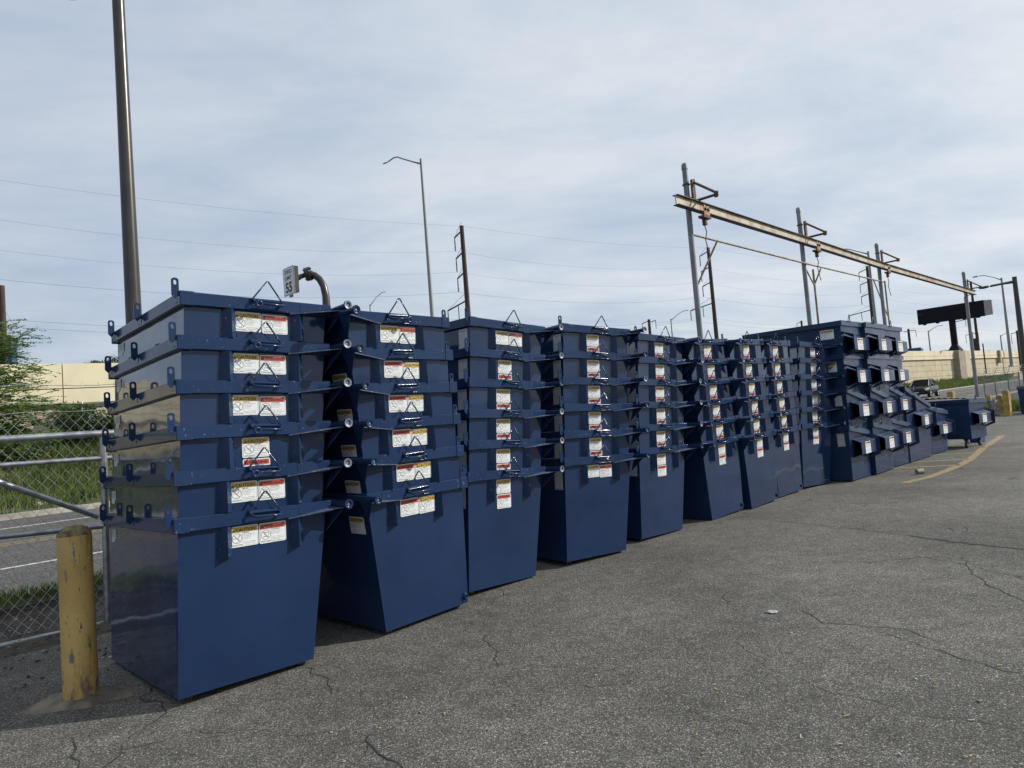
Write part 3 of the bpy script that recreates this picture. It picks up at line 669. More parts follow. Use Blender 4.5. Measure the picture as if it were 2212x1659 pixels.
def build_rl(label, group, M, side, style, sx, qr=False, ship=False, plug=False, feet=False, cap_i=0, washer=False, sides=None, mid=True):
    """side -1: stickers on local -y; +1: turned stack, stickers on local +y"""
    root = thing('rear_load_dumpster', label, 'dumpster', group=group); root.matrix_world = M
    put('body', RL['body'], root); put('rim', RL['rim'], root)
    for r in RL['rib']: put('stacking_rib', r, root)
    # far-side ribs mirrored by turning: same x order kept by using negative x meshes is not needed out of sight
    FM = Matrix.Scale(-1, 4, (0, 1, 0))
    for r in ('rib0', 'rib1'): put('stacking_rib', RLM[r], root)
    put('bar_handle', RL['handle'] if side < 0 else RLM['handle'], root); put('wire_hook', RL['hook'] if side < 0 else RLM['hook'], root)
    if washer: put('handle_washer', RL['washer'] if side < 0 else RLM['washer'], root)
    tb = put('trunnion_tube', RL['tube'], root)
    tx, ty, tz = RL['cap_at']
    put('end_disc', RL['cap'][cap_i], tb, loc=(tx, -ty, tz)); put('end_disc', RL['cap'][1 - cap_i], tb, loc=(tx, ty, tz), rot=(0, 0, pi))
    put('gusset', RL['gusset'], root); put('gusset', RLM['gusset'], root)
    for y, mir in ((-W2_ - .02, 0), (.02, 0), (W2_ - .05, 0)):
        put('hinge_lug', RL['lug'], root, loc=(XB - .032 - .023, y, H0 - .048))
    s = side; z0 = H0 - .092 - SH / 2
    tilt = math.atan(.030 / H0)
    def st(me, nm, x, z):
        yy = s * (W2_ - (H0 - z) / H0 * .030 + .0038)
        if s < 0: put(nm, me, root, loc=(x, yy, z), rot=(tilt, 0, 0))
        else: put(nm, me, root, loc=(x, yy, z), rot=(-tilt if False else tilt, 0, pi))
    v = -s                                            # +1: local x runs to the viewer's right, -1: to the left
    if style in ('cw', 'wc'):
        a, b = (CST, WST) if style == 'cw' else (WST, CST)
        na, nb = ('caution_sticker', 'warning_sticker') if style == 'cw' else ('warning_sticker', 'caution_sticker')
        jit = R.uniform(-.004, .004)
        st(a, na, sx - v * .0915, z0); st(b, nb, sx + v * .0915, z0 - .006 + jit)
    else:
        st(CST, 'caution_sticker', sx, z0 + .004); st(WST, 'warning_sticker', sx + v * .002, z0 - SH - .004)
    if qr: put('pale_label', TAGL, root, loc=(XB - .0045, -s * -1 * (W2_ - .10), H0 - .205), rot=(0, .024 * 1, -pi / 2))
    if ship: put('shipping_label', SHIPL, root, loc=(XB - .0045, W2_ - .12, H0 - .15), rot=(0, .024, -pi / 2))
    if sides is not None: put('caution_sticker', CST, root, loc=(LB + (XF - LB) * (H0 - .24) / H0 + .004, W2_ - .16, H0 - .24), rot=(math.atan((XF - LB) / H0), 0, pi / 2))
    if plug: put('drain_plug', RL['plug'], root, loc=(-LB + .035, s * (W2_ - .030), .06), rot=(0, 0, 0 if s < 0 else pi))
    if feet:
        for x in (-LB + .07, LB - .06):
            for y in (-.6, .6): put('foot', RL['foot'], root, loc=(x, y, .004))
    return root
RLM = {}
def mirror_y(me, name):
    mb = MB(); mb.v = [Vector((v.co.x, -v.co.y, v.co.z)) for v in me.vertices]; mb.mats = list(me.materials)
    for p in me.polygons: mb.f.append(list(p.vertices)[::-1]); mb.m.append(p.material_index); mb.sm.append(p.use_smooth)
    return mb.mesh(name)
RLM['rib0'] = mirror_y(RL['rib'][0], 'stacking_rib'); RLM['rib1'] = mirror_y(RL['rib'][1], 'stacking_rib')
RLM['gusset'] = mirror_y(RL['gusset'], 'gusset'); RLM['handle'] = mirror_y(RL['handle'], 'bar_handle'); RLM['hook'] = mirror_y(RL['hook'], 'wire_hook'); RLM['washer'] = mirror_y(RL['washer'], 'handle_washer')

LEVEL = ['bottom', 'second from the bottom', 'third from the bottom', 'third from the top', 'second from the top', 'topmost']
# name, A (ground corner, left), angle, trunnion right?, styles bottom->top, sticker x, flags
STK = [
 ('the nearest stack by the yellow bollard', (-2.224, 4.683, .012), 45.0, 1.52, -1.41, .079, 1.354, 1, ['cw', 'cw', 'v', 'cw', 'cw', 'cw'], .08),
 ('the second stack from the left', (-1.292, 5.703, .036), 49.2, .16, 1.2, .085, 1.310, 0, ['wc', 'wc', 'wc', 'wc', 'wc', 'cw'], .07),
 ('the third stack from the left', (-.698, 6.612, .015), 45.6, 2.88, -.26, .102, 1.376, 1, ['v', 'v', 'v', 'v', 'v', 'cw'], .012),
 ('the fourth stack from the left', (.326, 7.512, .015), 37.6, 2.28, -.55, .080, 1.361, 1, ['cw', 'v', 'v', 'v', 'v', 'v'], .012),
 ('the fifth stack from the left', (1.152, 8.439, .012), 44.0, 1.84, .2, .12, 1.330, 1, ['v'] * 6, .02),
 ('the sixth stack from the left', (2.257, 9.496, .015), 44.3, 1.80, .8, .120, 1.315, 0, ['v'] * 6, .05),
 ('the seventh stack from the left', (2.995, 10.154, .016), 44.5, 1.87, .7, .115, 1.328, 0, ['v'] * 6, .05),
 ('the eighth stack from the left', (3.703, 10.961, .018), 44.0, 1.40, .5, .083, 1.344, 0, ['v'] * 6, .05),
 ('the last rear-load stack before the fork-pocket dumpsters', (4.478, 11.702, .02), 37.4, 1.62, .4, .106, 1.343, 1, ['v'] * 6, .012),
]
SDESC = {'cw': 'caution sticker left of its warning sticker', 'wc': 'warning sticker left of its caution sticker', 'v': 'caution sticker above its warning sticker'}
for si, (nm, A, ang, ty_, tx_, dxt, dzt, tr, sty, sx) in enumerate(STK):
    a = radians(ang)
    for k in range(6):
        Mt = Matrix.Translation(Vector(A) + Vector((0, 0, .014))) @ Matrix.Rotation(a + radians(R.uniform(-.22, .22) if k else 0), 4, 'Z') @ Matrix.Rotation(radians(tx_), 4, 'X')
        if not tr: Mt = Mt @ Matrix.Rotation(pi, 4, 'Z')
        Mt = Mt @ Matrix.Rotation(radians(ty_), 4, 'Y')
        off = Vector((R.uniform(-.006, .006) + dxt / 5 * k, R.uniform(-.0025, .0025), dzt / 5 * k + R.uniform(-.002, .003)))
        M = Mt @ Matrix.Translation(off) @ Matrix.Rotation(radians(R.uniform(-.3, .3) if k else 0), 4, 'Y')
        lab = 'navy blue steel dumpster, %s of %s, %s' % (LEVEL[k], nm, SDESC[sty[k]])
        if len(lab.replace(',', '').split()) > 16: lab = 'navy dumpster %s of %s' % (LEVEL[k] if k not in (0, 5) else LEVEL[k] + ' one', nm)
        sxx = sx + (R.uniform(-.008, .014) if sty[k] == 'v' else 0)
        if si in (0, 2, 3) and sty[k] != 'v': sxx = .075
        if si == 0 and sty[k] == 'v': sxx = .05
        if si == 3 and k == 0: sxx = .07
        build_rl(lab, 'stacked rear-load dumpsters', M, -1 if tr else 1, sty[k], sxx, qr=(si in (2, 3, 4, 8)), ship=(si == 0), plug=(k == 0 and not tr), feet=(k == 0),
                 cap_i=R.choice((0, 1)) if k < 5 else 0, washer=R.random() < .4, sides=(1 if si == 1 and k < 5 else None))

# ------------------------------------------------------------------ front-load dumpsters with fork pockets
LIDM = mat('black_lid_plastic', (.024, .029, .031), .42, var=.15, vscale=4, bump=.1, bscale=40)
def fl_dumpster(label, M, L_=1.05, Wd=1.75, hb=.94, drop=.2, flare='far', order='cw', group='front-load dumpsters with fork pockets', mat_=None, lid=False, casters=False, qr=False, pz=.53, lidstyle='low', side_caution=False, pocket_l=.74, chalk=True, hook=True, px=None):
    """local: near pocket face at y=0, x along it to the right, depth to +y"""
    mat_ = mat_ or DUSTY
    root = thing('front_load_dumpster', label, 'dumpster', group=group); root.matrix_world = M
    z0 = 0.0; tp = .045
    lo = [(tp, tp * .6, z0), (L_ - tp, tp * .6, z0), (L_ - tp, Wd - tp * .6, z0), (tp, Wd - tp * .6, z0)]
    hi = [(0, 0, hb), (L_, 0, hb - drop), (L_, Wd, hb - drop), (0, Wd, hb)]; t = .008
    ih = [(t, t, hb), (L_ - t, t, hb - drop), (L_ - t, Wd - t, hb - drop), (t, Wd - t, hb)]; il = [(tp + t, tp + t, .03), (L_ - tp - t, tp + t, .03), (L_ - tp - t, Wd - tp - t, .03), (tp + t, Wd - tp - t, .03)]
    mb = MB(); V = lo + hi + ih + il
    mb.add(V, [(0, 3, 2, 1), (0, 1, 5, 4), (1, 2, 6, 5), (2, 3, 7, 6), (3, 0, 4, 7), (4, 5, 9, 8), (5, 6, 10, 9), (6, 7, 11, 10), (7, 4, 8, 11), (8, 9, 13, 12), (9, 10, 14, 13), (10, 11, 15, 14), (11, 8, 12, 15), (12, 13, 14, 15)], mat_)
    mb.obj('body', root)
    # rim: four channel bars following the slope
    mb = MB(); p = .03; rh = .085
    def zt(x): return hb - drop * max(0, min(1, x / L_)) + .004
    for (ya, yb) in ((-p, -.001), (Wd + .001, Wd + p)):
        x0, x1 = -p, L_ + p
        mb.hexa([(x0, ya, zt(x0) - rh), (x1, ya, zt(x1) - rh), (x1, yb, zt(x1) - rh), (x0, yb, zt(x0) - rh)], [(x0, ya, zt(x0)), (x1, ya, zt(x1)), (x1, yb, zt(x1)), (x0, yb, zt(x0))], CHALK if ya < 0 else mat_)
    mb.box(-p, -.001, 0, Wd, zt(0) - rh + .001, zt(0) - .001, mat_); mb.box(L_ + .001, L_ + p, 0, Wd, zt(L_) - rh + .001, zt(L_) - .001, mat_)
    mb.obj('rim', root)
    # fork pockets
    for sgn, yw in ((-1, 0.0), (1, Wd)):
        xa = px if px is not None else .14 * L_; xb = xa + pocket_l; pr = .135
        z1 = pz + .17; zi = pz + .10; zj = pz - .10; z2 = pz - .16
        prof = [(0, z1), (pr, zi), (pr, zj), (0, z2)]; th = .008
        mb = MB(); P = []
        off = tp * .5
        for x in (xa, xb):
            for (d, z) in prof: P.append((x, yw + sgn * (d if d else -.03), z))
            for (d, z) in [(0, z1 - th * 1.5), (pr - th, zi - th), (pr - th, zj + th), (0, z2 + th * 1.5)]: P.append((x, yw + sgn * (d if d else -.03), z))
        fs = []
        for i in range(3): fs += [(i, i + 1, 8 + i + 1, 8 + i), (4 + i, 12 + i, 12 + i + 1, 4 + i + 1), (i, 4 + i, 4 + i + 1, i + 1), (8 + i, 8 + i + 1, 12 + i + 1, 12 + i)]
        mb.add(P, fs, mat_)
        k = mb.mi(CHALK)
        for q in (0,): mb.m[q] = k
        mb.add([(xb - .01, yw, z1 - .01), (xb - .01, yw + sgn * (pr - .006), zi - .004), (xb - .01, yw + sgn * (pr - .006), zj + .004), (xb - .01, yw, z2 + .01)], [(0, 1, 2, 3)], mat_)  # end plate added to block the sun and keep the pocket interior dark
        pk = mb.obj('fork_pocket', root)
        xf = xb if flare == 'far' else xa; dx = .03 if flare == 'far' else -.10
        mb = MB()
        q = [(xf, yw, z1 + .02), (xf, yw + sgn * pr, zi + .01), (xf, yw + sgn * pr, zj - .01), (xf, yw, z2 - .02)]
        e = [(xf + dx, yw - sgn * .03, z1 + .06), (xf + dx, yw + sgn * (pr + .045), zi + .05), (xf + dx, yw + sgn * (pr + .045), zj - .045), (xf + dx, yw - sgn * .03, z2 - .07)]
        fs = [(i, (i + 1) % 4, 4 + (i + 1) % 4, 4 + i) for i in range(3)]
        q2 = [(a_[0], a_[1], a_[2] + (.006 if i < 2 else -.006)) for i, a_ in enumerate(q)]; e2 = [(a_[0] + (.004 if dx > 0 else -.004), a_[1] + sgn * (.006 if 0 < i < 3 else 0), a_[2] + (.006 if i < 2 else -.006)) for i, a_ in enumerate(e)]
        mb.add(q + e, fs, mat_); mb.add(q2 + e2, [f[::-1] for f in fs], mat_); mb.add(e + e2, fs, mat_)
        mb.obj('guide_flare', pk)
        if sgn < 0: put('safety_sticker', CW_ if order == 'cw' else WC_, root, loc=((xa + xb) / 2 - .06, -pr - .0015, pz), rot=(0, 0, 0))
    if hook:
        mb = MB(); hx = L_ * .30; zz = zt(hx)
        mb.tube([(hx - .05, -p - .01, zz - .02), (hx, -p - .02, zz + .11), (hx + .05, -p - .01, zz - .02)], .007, mat_, 6); mb.obj('lifting_hook', root)
    if qr: put('pale_label', TAGL, root, loc=(tp * .25 - .004, .14, hb - .24), rot=(0, -.04, -pi / 2))
    if side_caution: put('caution_sticker', CST, root, loc=(.004, .24, hb - .21), rot=(0, 0, -pi / 2)).scale = (1.3, 1, 1.3)
    if lid:
        for j in range(2):
            mb = MB(); y0 = .01 + j * (Wd / 2); y1 = y0 + Wd / 2 - .02; nseg = 14
            def lz(x, y): 
                base = zt(x) + .012
                return base + .05 * sin(pi * min(1, max(0, (y - 0) / Wd)))
            vs = []; xs = [-.02 + (L_ + .05) * i / 6 for i in range(7)]; ys = [y0 + (y1 - y0) * i / nseg for i in range(nseg + 1)]
            for i, y in enumerate(ys):
                for x in xs:
                    vs.append((x, y, lz(x, y) + (.022 if i % 2 else 0)))
            o2 = len(vs)
            vs += [(vx, vy, vz - .012) for vx, vy, vz in vs]
            nx = len(xs); fs = []
            for i in range(nseg):
                for q_ in range(nx - 1):
                    a_ = i * nx + q_; fs += [(a_, a_ + 1, a_ + nx + 1, a_ + nx), (o2 + a_, o2 + a_ + nx, o2 + a_ + nx + 1, o2 + a_ + 1)]
            for i in range(nseg):
                a_ = i * nx; fs.append((a_, a_ + nx, o2 + a_ + nx, o2 + a_)); a_ = i * nx + nx - 1; fs.append((a_, o2 + a_, o2 + a_ + nx, a_ + nx))
            for q_ in range(nx - 1): fs.append((q_, o2 + q_, o2 + q_ + 1, q_ + 1)); a_ = nseg * nx + q_; fs.append((a_, a_ + 1, o2 + a_ + 1, o2 + a_))
            mb.add(vs, fs, LIDM); mb.obj('lid', root)
    if casters:
        for x in (.12, L_ - .12):
            for y in (.16, Wd - .16):
                mb = MB(); mb.box(x - .05, x + .05, y - .05, y + .05, -.025, 0, mat_); mb.prism([(x - .045, y - .035, -.02), (x + .03, y - .035, -.02), (x + .015, y - .035, -.13), (x - .01, y - .035, -.13)], (0, .006, 0), STEEL)
                mb.prism([(x - .045, y + .03, -.02), (x + .03, y + .03, -.02), (x + .015, y + .03, -.13), (x - .01, y + .03, -.13)], (0, .006, 0), STEEL)
                c = mb.obj('caster', root)
                mb = MB(); A = Matrix.Translation((x, y, -.12)) @ Matrix.Rotation(pi / 2, 4, 'X')
                mb.lathe([(.0, -.02), (.05, -.024), (.055, -.024), (.088, -.022), (.094, -.012), (.094, .012), (.088, .022), (.055, .024), (.05, .024), (0, .02)], BLACK, 20, M=A)
                mb.lathe([(.052, .0245), (.030, .027), (0, .027)], STEEL, 16, M=A); mb.obj('wheel', c)
    return root
TP = .045
def corner(a, b, z=.02):                        # pose and length from the two bottom corners of the near face
    p, q = gnd(*a, z), gnd(*b, z); d = q - p; ang = atan2(d.y, d.x); L_ = d.length + 2 * TP
    return p - Vector((cos(ang) * TP - sin(ang) * TP * .6, sin(ang) * TP + cos(ang) * TP * .6, 0)), ang, L_
FSTK = [('the first fork-pocket stack', corner((1843.4, 1038.6), (1883, 1025.5)), [.15, .22, .0, .0], ['cw', 'cw', 'wc', 'wc'], 0.045),
        ('the middle fork-pocket stack', corner((1895, 1024.4), (1933.8, 1010.7)), [.16, .24, .0, .0], ['cw', 'cw', 'wc', 'wc'], 0.04),
        ('the third fork-pocket stack', corner((1934.6, 1008), (1966.6, 997.8)), [.16, .26, .0, .0], ['cw', 'cw', 'wc', 'wc'], 0.04)]
FL_LEVEL = ['bottom', 'second from the bottom', 'second from the top', 'topmost']
for si, (nm, (A, a, Lc), drops, ords, lean) in enumerate(FSTK):
    for k in range(4):
        z = [.02, .655, 1.235, 1.80][k]; hk = [.93, .935, .93, .94][k]
        M = Matrix.Translation(Vector((A[0], A[1], z)) + Vector((cos(a), sin(a), 0)) * lean * k + Vector((R.uniform(-.01, .01), R.uniform(-.01, .01), 0))) @ Matrix.Rotation(a + radians(R.uniform(-.8, .8)), 4, 'Z')
        fl_dumpster('navy front-load dumpster with a fork pocket, %s of %s' % (FL_LEVEL[k], nm), M, L_=Lc, pocket_l=Lc * .74, hb=hk, drop=drops[k], flare='far' if k < 2 else 'near', order=ords[k],
                    qr=(k < 2), side_caution=(k > 1 and si == 0))
pD, aD, lD = corner((1968, 998.4), (2014, 983.3))
fl_dumpster('tall slant-topped navy dumpster standing alone right of the fork-pocket stacks', Matrix.Translation(pD) @ Matrix.Rotation(aD, 4, 'Z'), L_=lD, hb=1.52, drop=.42, pz=.80, order='wc', pocket_l=.80, px=.46, Wd=1.7)
pE, aE, lE = corner((2014.6, 981), (2048, 972.5))
fl_dumpster('small low navy dumpster with a black lid tucked behind the tall slant-topped one', Matrix.Translation(pE) @ Matrix.Rotation(aE, 4, 'Z'), L_=lE, hb=1.02, drop=.12, pz=.52, order='cw', lid=True, pocket_l=.80, Wd=1.3)
pF, aF, lF = corner((2099.5, 948.5), (2132, 941.5), .215)
fl_dumpster('wheeled navy dumpster with a ribbed black lid by the yellow curved line', Matrix.Translation(pF) @ Matrix.Rotation(aF, 4, 'Z'), L_=lF, hb=.92, drop=.03, pz=.46, order='cw', lid=True, casters=True, Wd=1.85, pocket_l=.80)
pG = gnd(2204, 894.5)
fl_dumpster('dark navy dumpster with a domed black lid cut by the right edge', Matrix.Translation(pG + Vector((0, 0, .02))) @ Matrix.Rotation(radians(-38), 4, 'Z'), L_=1.6, hb=1.12, drop=.0, pz=.6, lid=True, Wd=1.5, order='cw', pocket_l=1.0, mat_=BLUE, hook=False)
# ------------------------------------------------------------------ fences and bollards
def pl(x, y, n):                              # point on the vertical plane at distance n from the road axis
    d = ray(x, y); t = n / d.dot(N_DIR) if abs(d.dot(N_DIR)) > 1e-9 else 1; return Vector((d.x * t, d.y * t, EYE + d.z * t))
def link_mesh(A, B, z0, z1, cell, rad, m, bulge=0.0):
    """chain link: zig-zag diagonals both ways between A and B (ground points)"""
    mb = MB(); d = B - A; Ln = d.length; d = d.normalized(); h = z1 - z0; nn = Vector((-d.y, d.x, 0)); sl_ = 1.15
    for fam in (0, 1):
        x = -h / sl_
        while x < Ln:
            xa, za, xb, zb = x, z0, x + h / sl_, z1
            if xa < 0: za = z0 + (-xa) * sl_; xa = 0
            if xb > Ln: zb = z1 - (xb - Ln) * sl_; xb = Ln
            if fam: xa, xb = xa, xb; a, b = (xa, z0 + z1 - za), (xb, z0 + z1 - zb)
            else: a, b = (xa, za), (xb, zb)
            P = A + d * a[0] + Vector((0, 0, a[1])) + nn * rad * (1 if fam else -1); Q = A + d * b[0] + Vector((0, 0, b[1])) + nn * rad * (1 if fam else -1)
            if (Q - P).length > .02: mb.tube([P, Q], rad, m, 3, cap=False, smooth=False)
            x += cell
    return mb
GN = 6.83
gate = thing('chain_link_gate', 'galvanised pipe-framed chain link gate with barbed wire beside the nearest stack', 'gate', sn(-3, GN))
GI = Matrix.Translation(-sn(-3, GN))
def gp(x, y, dn=0.0): return GI @ pl(x, y, GN + dn)
def gate_rail(nm, a, b, r, ext=True):
    A, B = gp(*a), gp(*b)
    if ext: A = A + (A - B) * 3.2
    mb = MB(); mb.tube([A, (A + B) / 2, B], r, GALV, 12); mb.obj(nm, gate)
gate_rail('top_rail', (0, 949), (262, 934), .030); gate_rail('rail', (0, 1005), (262, 987), .021)
gate_rail('diagonal_brace', (0, 1042), (212, 1116), .024); gate_rail('rail', (0, 1160), (262, 1133), .021); gate_rail('bottom_rail', (0, 1396), (262, 1339), .024)
mb = MB(); mb.tube([gp(223, 944), gp(228, 1130), gp(234, 1345)], .030, GALV, 14); mb.obj('post', gate)
s0 = pl(262, 1339, GN).dot(S_DIR)
mb = link_mesh(sn(-3.2, GN + .04), sn(s0, GN + .04), .06, 1.86, .088, .0019, GALVW)
mb.v = [GI @ v for v in mb.v]; tag(mb.obj('chain_link', gate), kind='stuff')
for i, yy in enumerate((832, 870, 893)):
    A, B = gp(0, yy, .12), gp(262, yy - (3, 2, 12)[i], .12); A = A + (A - B) * 3; mb = MB(); n = 60; pts = []
    for j in range(n + 1):
        t = j / n; p = A.lerp(B, t); pts.append(p + Vector((0, 0, -.012 * sin(pi * ((t * 5) % 1)) + R.gauss(0, .0012))))
    mb.tube(pts, .0030, GALVW, 4, smooth=False)
    Ln = (B - A).length; k = int(Ln / .125); dd = (B - A).normalized()
    for j in range(k):
        c = A.lerp(B, (j + .5) / k)
        for q in range(2): v = Vector((R.uniform(-.3, .3), R.uniform(-.3, .3), R.choice((-1, 1)))).normalized() * .016; mb.tube([c - v + dd * .003 * q, c + v - dd * .003 * q], .0020, GALVW, 3, smooth=False)
    mb.obj('barbed_wire', gate)

def bollard_mat():
    m = mat('bollard_yellow', (.50, .345, .115), .6, col2=(.42, .27, .08), vscale=3, detail=7, bump=.25, bscale=40, bdist=.003)
    t = m.node_tree; b = t.nodes['Principled BSDF']; K = t.links.new; src = b.inputs['Base Color'].links[0].from_socket
    v = N(t, 'ShaderNodeTexCoord').outputs['Object']; mp_ = N(t, 'ShaderNodeMapping'); mp_.inputs['Scale'].default_value = (2.6, 2.6, .75); K(v, mp_.inputs[0])
    for sc_, lo_, hi_, c_ in ((7.5, .59, .62, (.14, .14, .14)), (3.4, .55, .66, (.13, .085, .04)), (13, .64, .67, (.05, .045, .04)), (34, .58, .70, (.24, .18, .09))):
        n = N(t, 'ShaderNodeTexNoise'); n.inputs['Scale'].default_value = sc_; n.inputs['Detail'].default_value = 8; n.inputs['Roughness'].default_value = .62; K(mp_.outputs[0], n.inputs['Vector'])
        r = N(t, 'ShaderNodeMapRange'); K(n.outputs['Fac'], r.inputs[0]); r.inputs[1].default_value = lo_; r.inputs[2].default_value = hi_
        mx = N(t, 'ShaderNodeMix', data_type='RGBA'); K(r.outputs[0], mx.inputs['Factor']); K(src, mx.inputs[6]); mx.inputs[7].default_value = (*c_, 1); src = mx.outputs[2]
    K(src, b.inputs['Base Color']); return m
BOLM = bollard_mat()
DIRTC = mat('dirty_concrete', (.21, .18, .135), .95, col2=(.10, .09, .07), vscale=8, detail=8, bump=.8, bscale=25, bdist=.02)
bp_ = gnd(176, 1512); bol = thing('bollard', 'scraped yellow concrete-filled pipe bollard left of the nearest stack', 'bollard', bp_)
mb = MB(); r_ = .094; mb.lathe([(r_, 0), (r_ * 1.0, .3), (r_ * .985, .7), (r_ * .99, 1.0)], BOLM, 32); mb.obj('pipe', bol)
mb = MB(); mb.lathe([(r_ * .99, .998), (r_ * .97, 1.012), (r_ * .78, 1.040), (r_ * .45, 1.056), (0, 1.060)], mat('mossy_concrete_cap', (.22, .17, .07), .9, col2=(.07, .062, .04), vscale=25, detail=8, bump=.6, bscale=60, bdist=.004), 32); mb.obj('concrete_cap', bol)
mb = MB(); vs = [(0, 0, .045)]; k = 30
for ring_, (rr, zz) in enumerate(((.10, .040), (.155, .034), (.215, .012), (.235, -.01))):
    for i in range(k):
        a = 2 * pi * i / k; e = 1 + .22 * sin(2 * a + .6) + .10 * sin(5 * a + .4) + (R.uniform(-.06, .06) if ring_ > 1 else 0)
        vs.append((cos(a) * rr * e * 1.12, sin(a) * rr * e * .80, zz + .007 * sin(7 * a + ring_) + R.uniform(-.004, .004)))
fs = [(0, 1 + i, 1 + (i + 1) % k) for i in range(k)] + [(1 + r * k + i, 1 + (r + 1) * k + i, 1 + (r + 1) * k + (i + 1) % k, 1 + r * k + (i + 1) % k) for r in range(3) for i in range(k)]
mb.add(vs, fs, DIRTC, True); mb.obj('concrete_collar', bol)
# second fence on the right, seen end-on
RF = [(2105, 40.0), (2124, 39.0), (2148, 37.4), (2177, 35.6), (2201, 33.8), (2250, 31.0), (2310, 28.5)]
rfp = []
for x, Y in RF:
    d = ray(x, 815); rfp.append(Vector((d.x / d.y * Y, Y, 0)))
fence = thing('chain_link_fence', 'grey chain link fence with outward barbed wire arms along the far right of the lot', 'fence', rfp[1])
FI = Matrix.Translation(-rfp[1]); OUT = Vector((.80, .60, 0))
for i, p in enumerate(rfp):
    mb = MB(); p = FI @ p; mb.tube([p, p + Vector((0, 0, 1.85))], .034, POLEG, 8); mb.tube([p + Vector((0, 0, 1.85)), p + OUT * .5 + Vector((0, 0, 2.22))], .022, POLEG, 6); mb.obj('post', fence)
mb = MB(); mb.tube([FI @ p + Vector((0, 0, 1.83)) for p in rfp], .022, POLEG, 6); mb.obj('top_rail', fence)
for j in range(3):
    mb = MB(); q = (.2 + .15 * j); pts = []
    for a, b in zip(rfp[:-1], rfp[1:]):
        for t in (0, .33, .66): pts.append(FI @ a.lerp(b, t) + OUT * q + Vector((0, 0, 1.85 + .74 * q - (.05 if t else 0))))
    mb.tube(pts, .009, GALVW, 4, smooth=False); mb.obj('barbed_wire', fence)
mb = MB()
for a, b in zip(rfp[:-1], rfp[1:]):
    q = link_mesh(a, b, .04, 1.82, .12, .004, GALVW); mb.add([FI @ v for v in q.v], q.f, GALVW)
tag(mb.obj('chain_link', fence), kind='stuff')
# timber and pipe posts on the right
YW = mat('yellow_weathered_post', (.42, .28, .06), .8, col2=(.26, .19, .08), vscale=5, detail=8, bump=.3, bscale=20)
MOT = mat('mottled_concrete', (.10, .095, .085), .95, col2=(.27, .25, .22), vscale=7, detail=9, bump=.6, bscale=14, bdist=.03)
def stump(nm, lab, cat, x, y, w_, dpt, h, m, lean=0, leany=0, top=1.0, grp=None):
    p = gnd(x, y); t = thing(nm, lab, cat, p, radians(35), grp); mb = MB(); hw = w_ / 2; hd = dpt / 2
    mb.hexa([(-hw, -hd, 0), (hw, -hd, 0), (hw, hd, 0), (-hw, hd, 0)], [(-hw * top + lean, -hd * top + leany, h), (hw * top + lean, -hd * top + leany, h * .985), (hw * top + lean, hd * top + leany, h), (-hw * top + lean, hd * top + leany, h * 1.01)], m)
    o = mb.obj('post_body', t)
    mb = MB(); mb.hexa([(-hw * .9 * top + lean, -hd * .9 * top + leany, h * .99), (hw * .9 * top + lean, -hd * .9 * top + leany, h * .975), (hw * .9 * top + lean, hd * .9 * top + leany, h * .99), (-hw * .9 * top + lean, hd * .9 * top + leany, h)],
        [(-hw * .7 * top + lean, -hd * .7 * top + leany, h * 1.03), (hw * .7 * top + lean, -hd * .7 * top + leany, h * 1.02), (hw * .7 * top + lean, hd * .7 * top + leany, h * 1.03), (-hw * .7 * top + lean, hd * .7 * top + leany, h * 1.04)], m); mb.obj('weathered_top', t)
    return t
stump('yellow_post', 'upright yellow post with a rounded top nearest the right edge dumpster', 'post', 2179, 899, .22, .22, 1.05, YW)
stump('yellow_post', 'leaning wide yellow post between the mottled block and the upright yellow post', 'post', 2168, 893, .34, .2, .82, YW, lean=-.16)
stump('yellow_post', 'narrow yellow post just left of the mottled concrete block', 'post', 2141, 896, .16, .16, .86, YW, lean=-.03)
stump('concrete_block', 'mottled broken concrete block standing among the yellow posts', 'block', 2149, 898, .42, .35, .66, MOT, lean=-.06, top=.82)
stump('yellow_post', 'yellow-fronted concrete post beyond the wheeled dumpster on the road side', 'post', 2057, 873, .42, .42, .95, YW, lean=0)

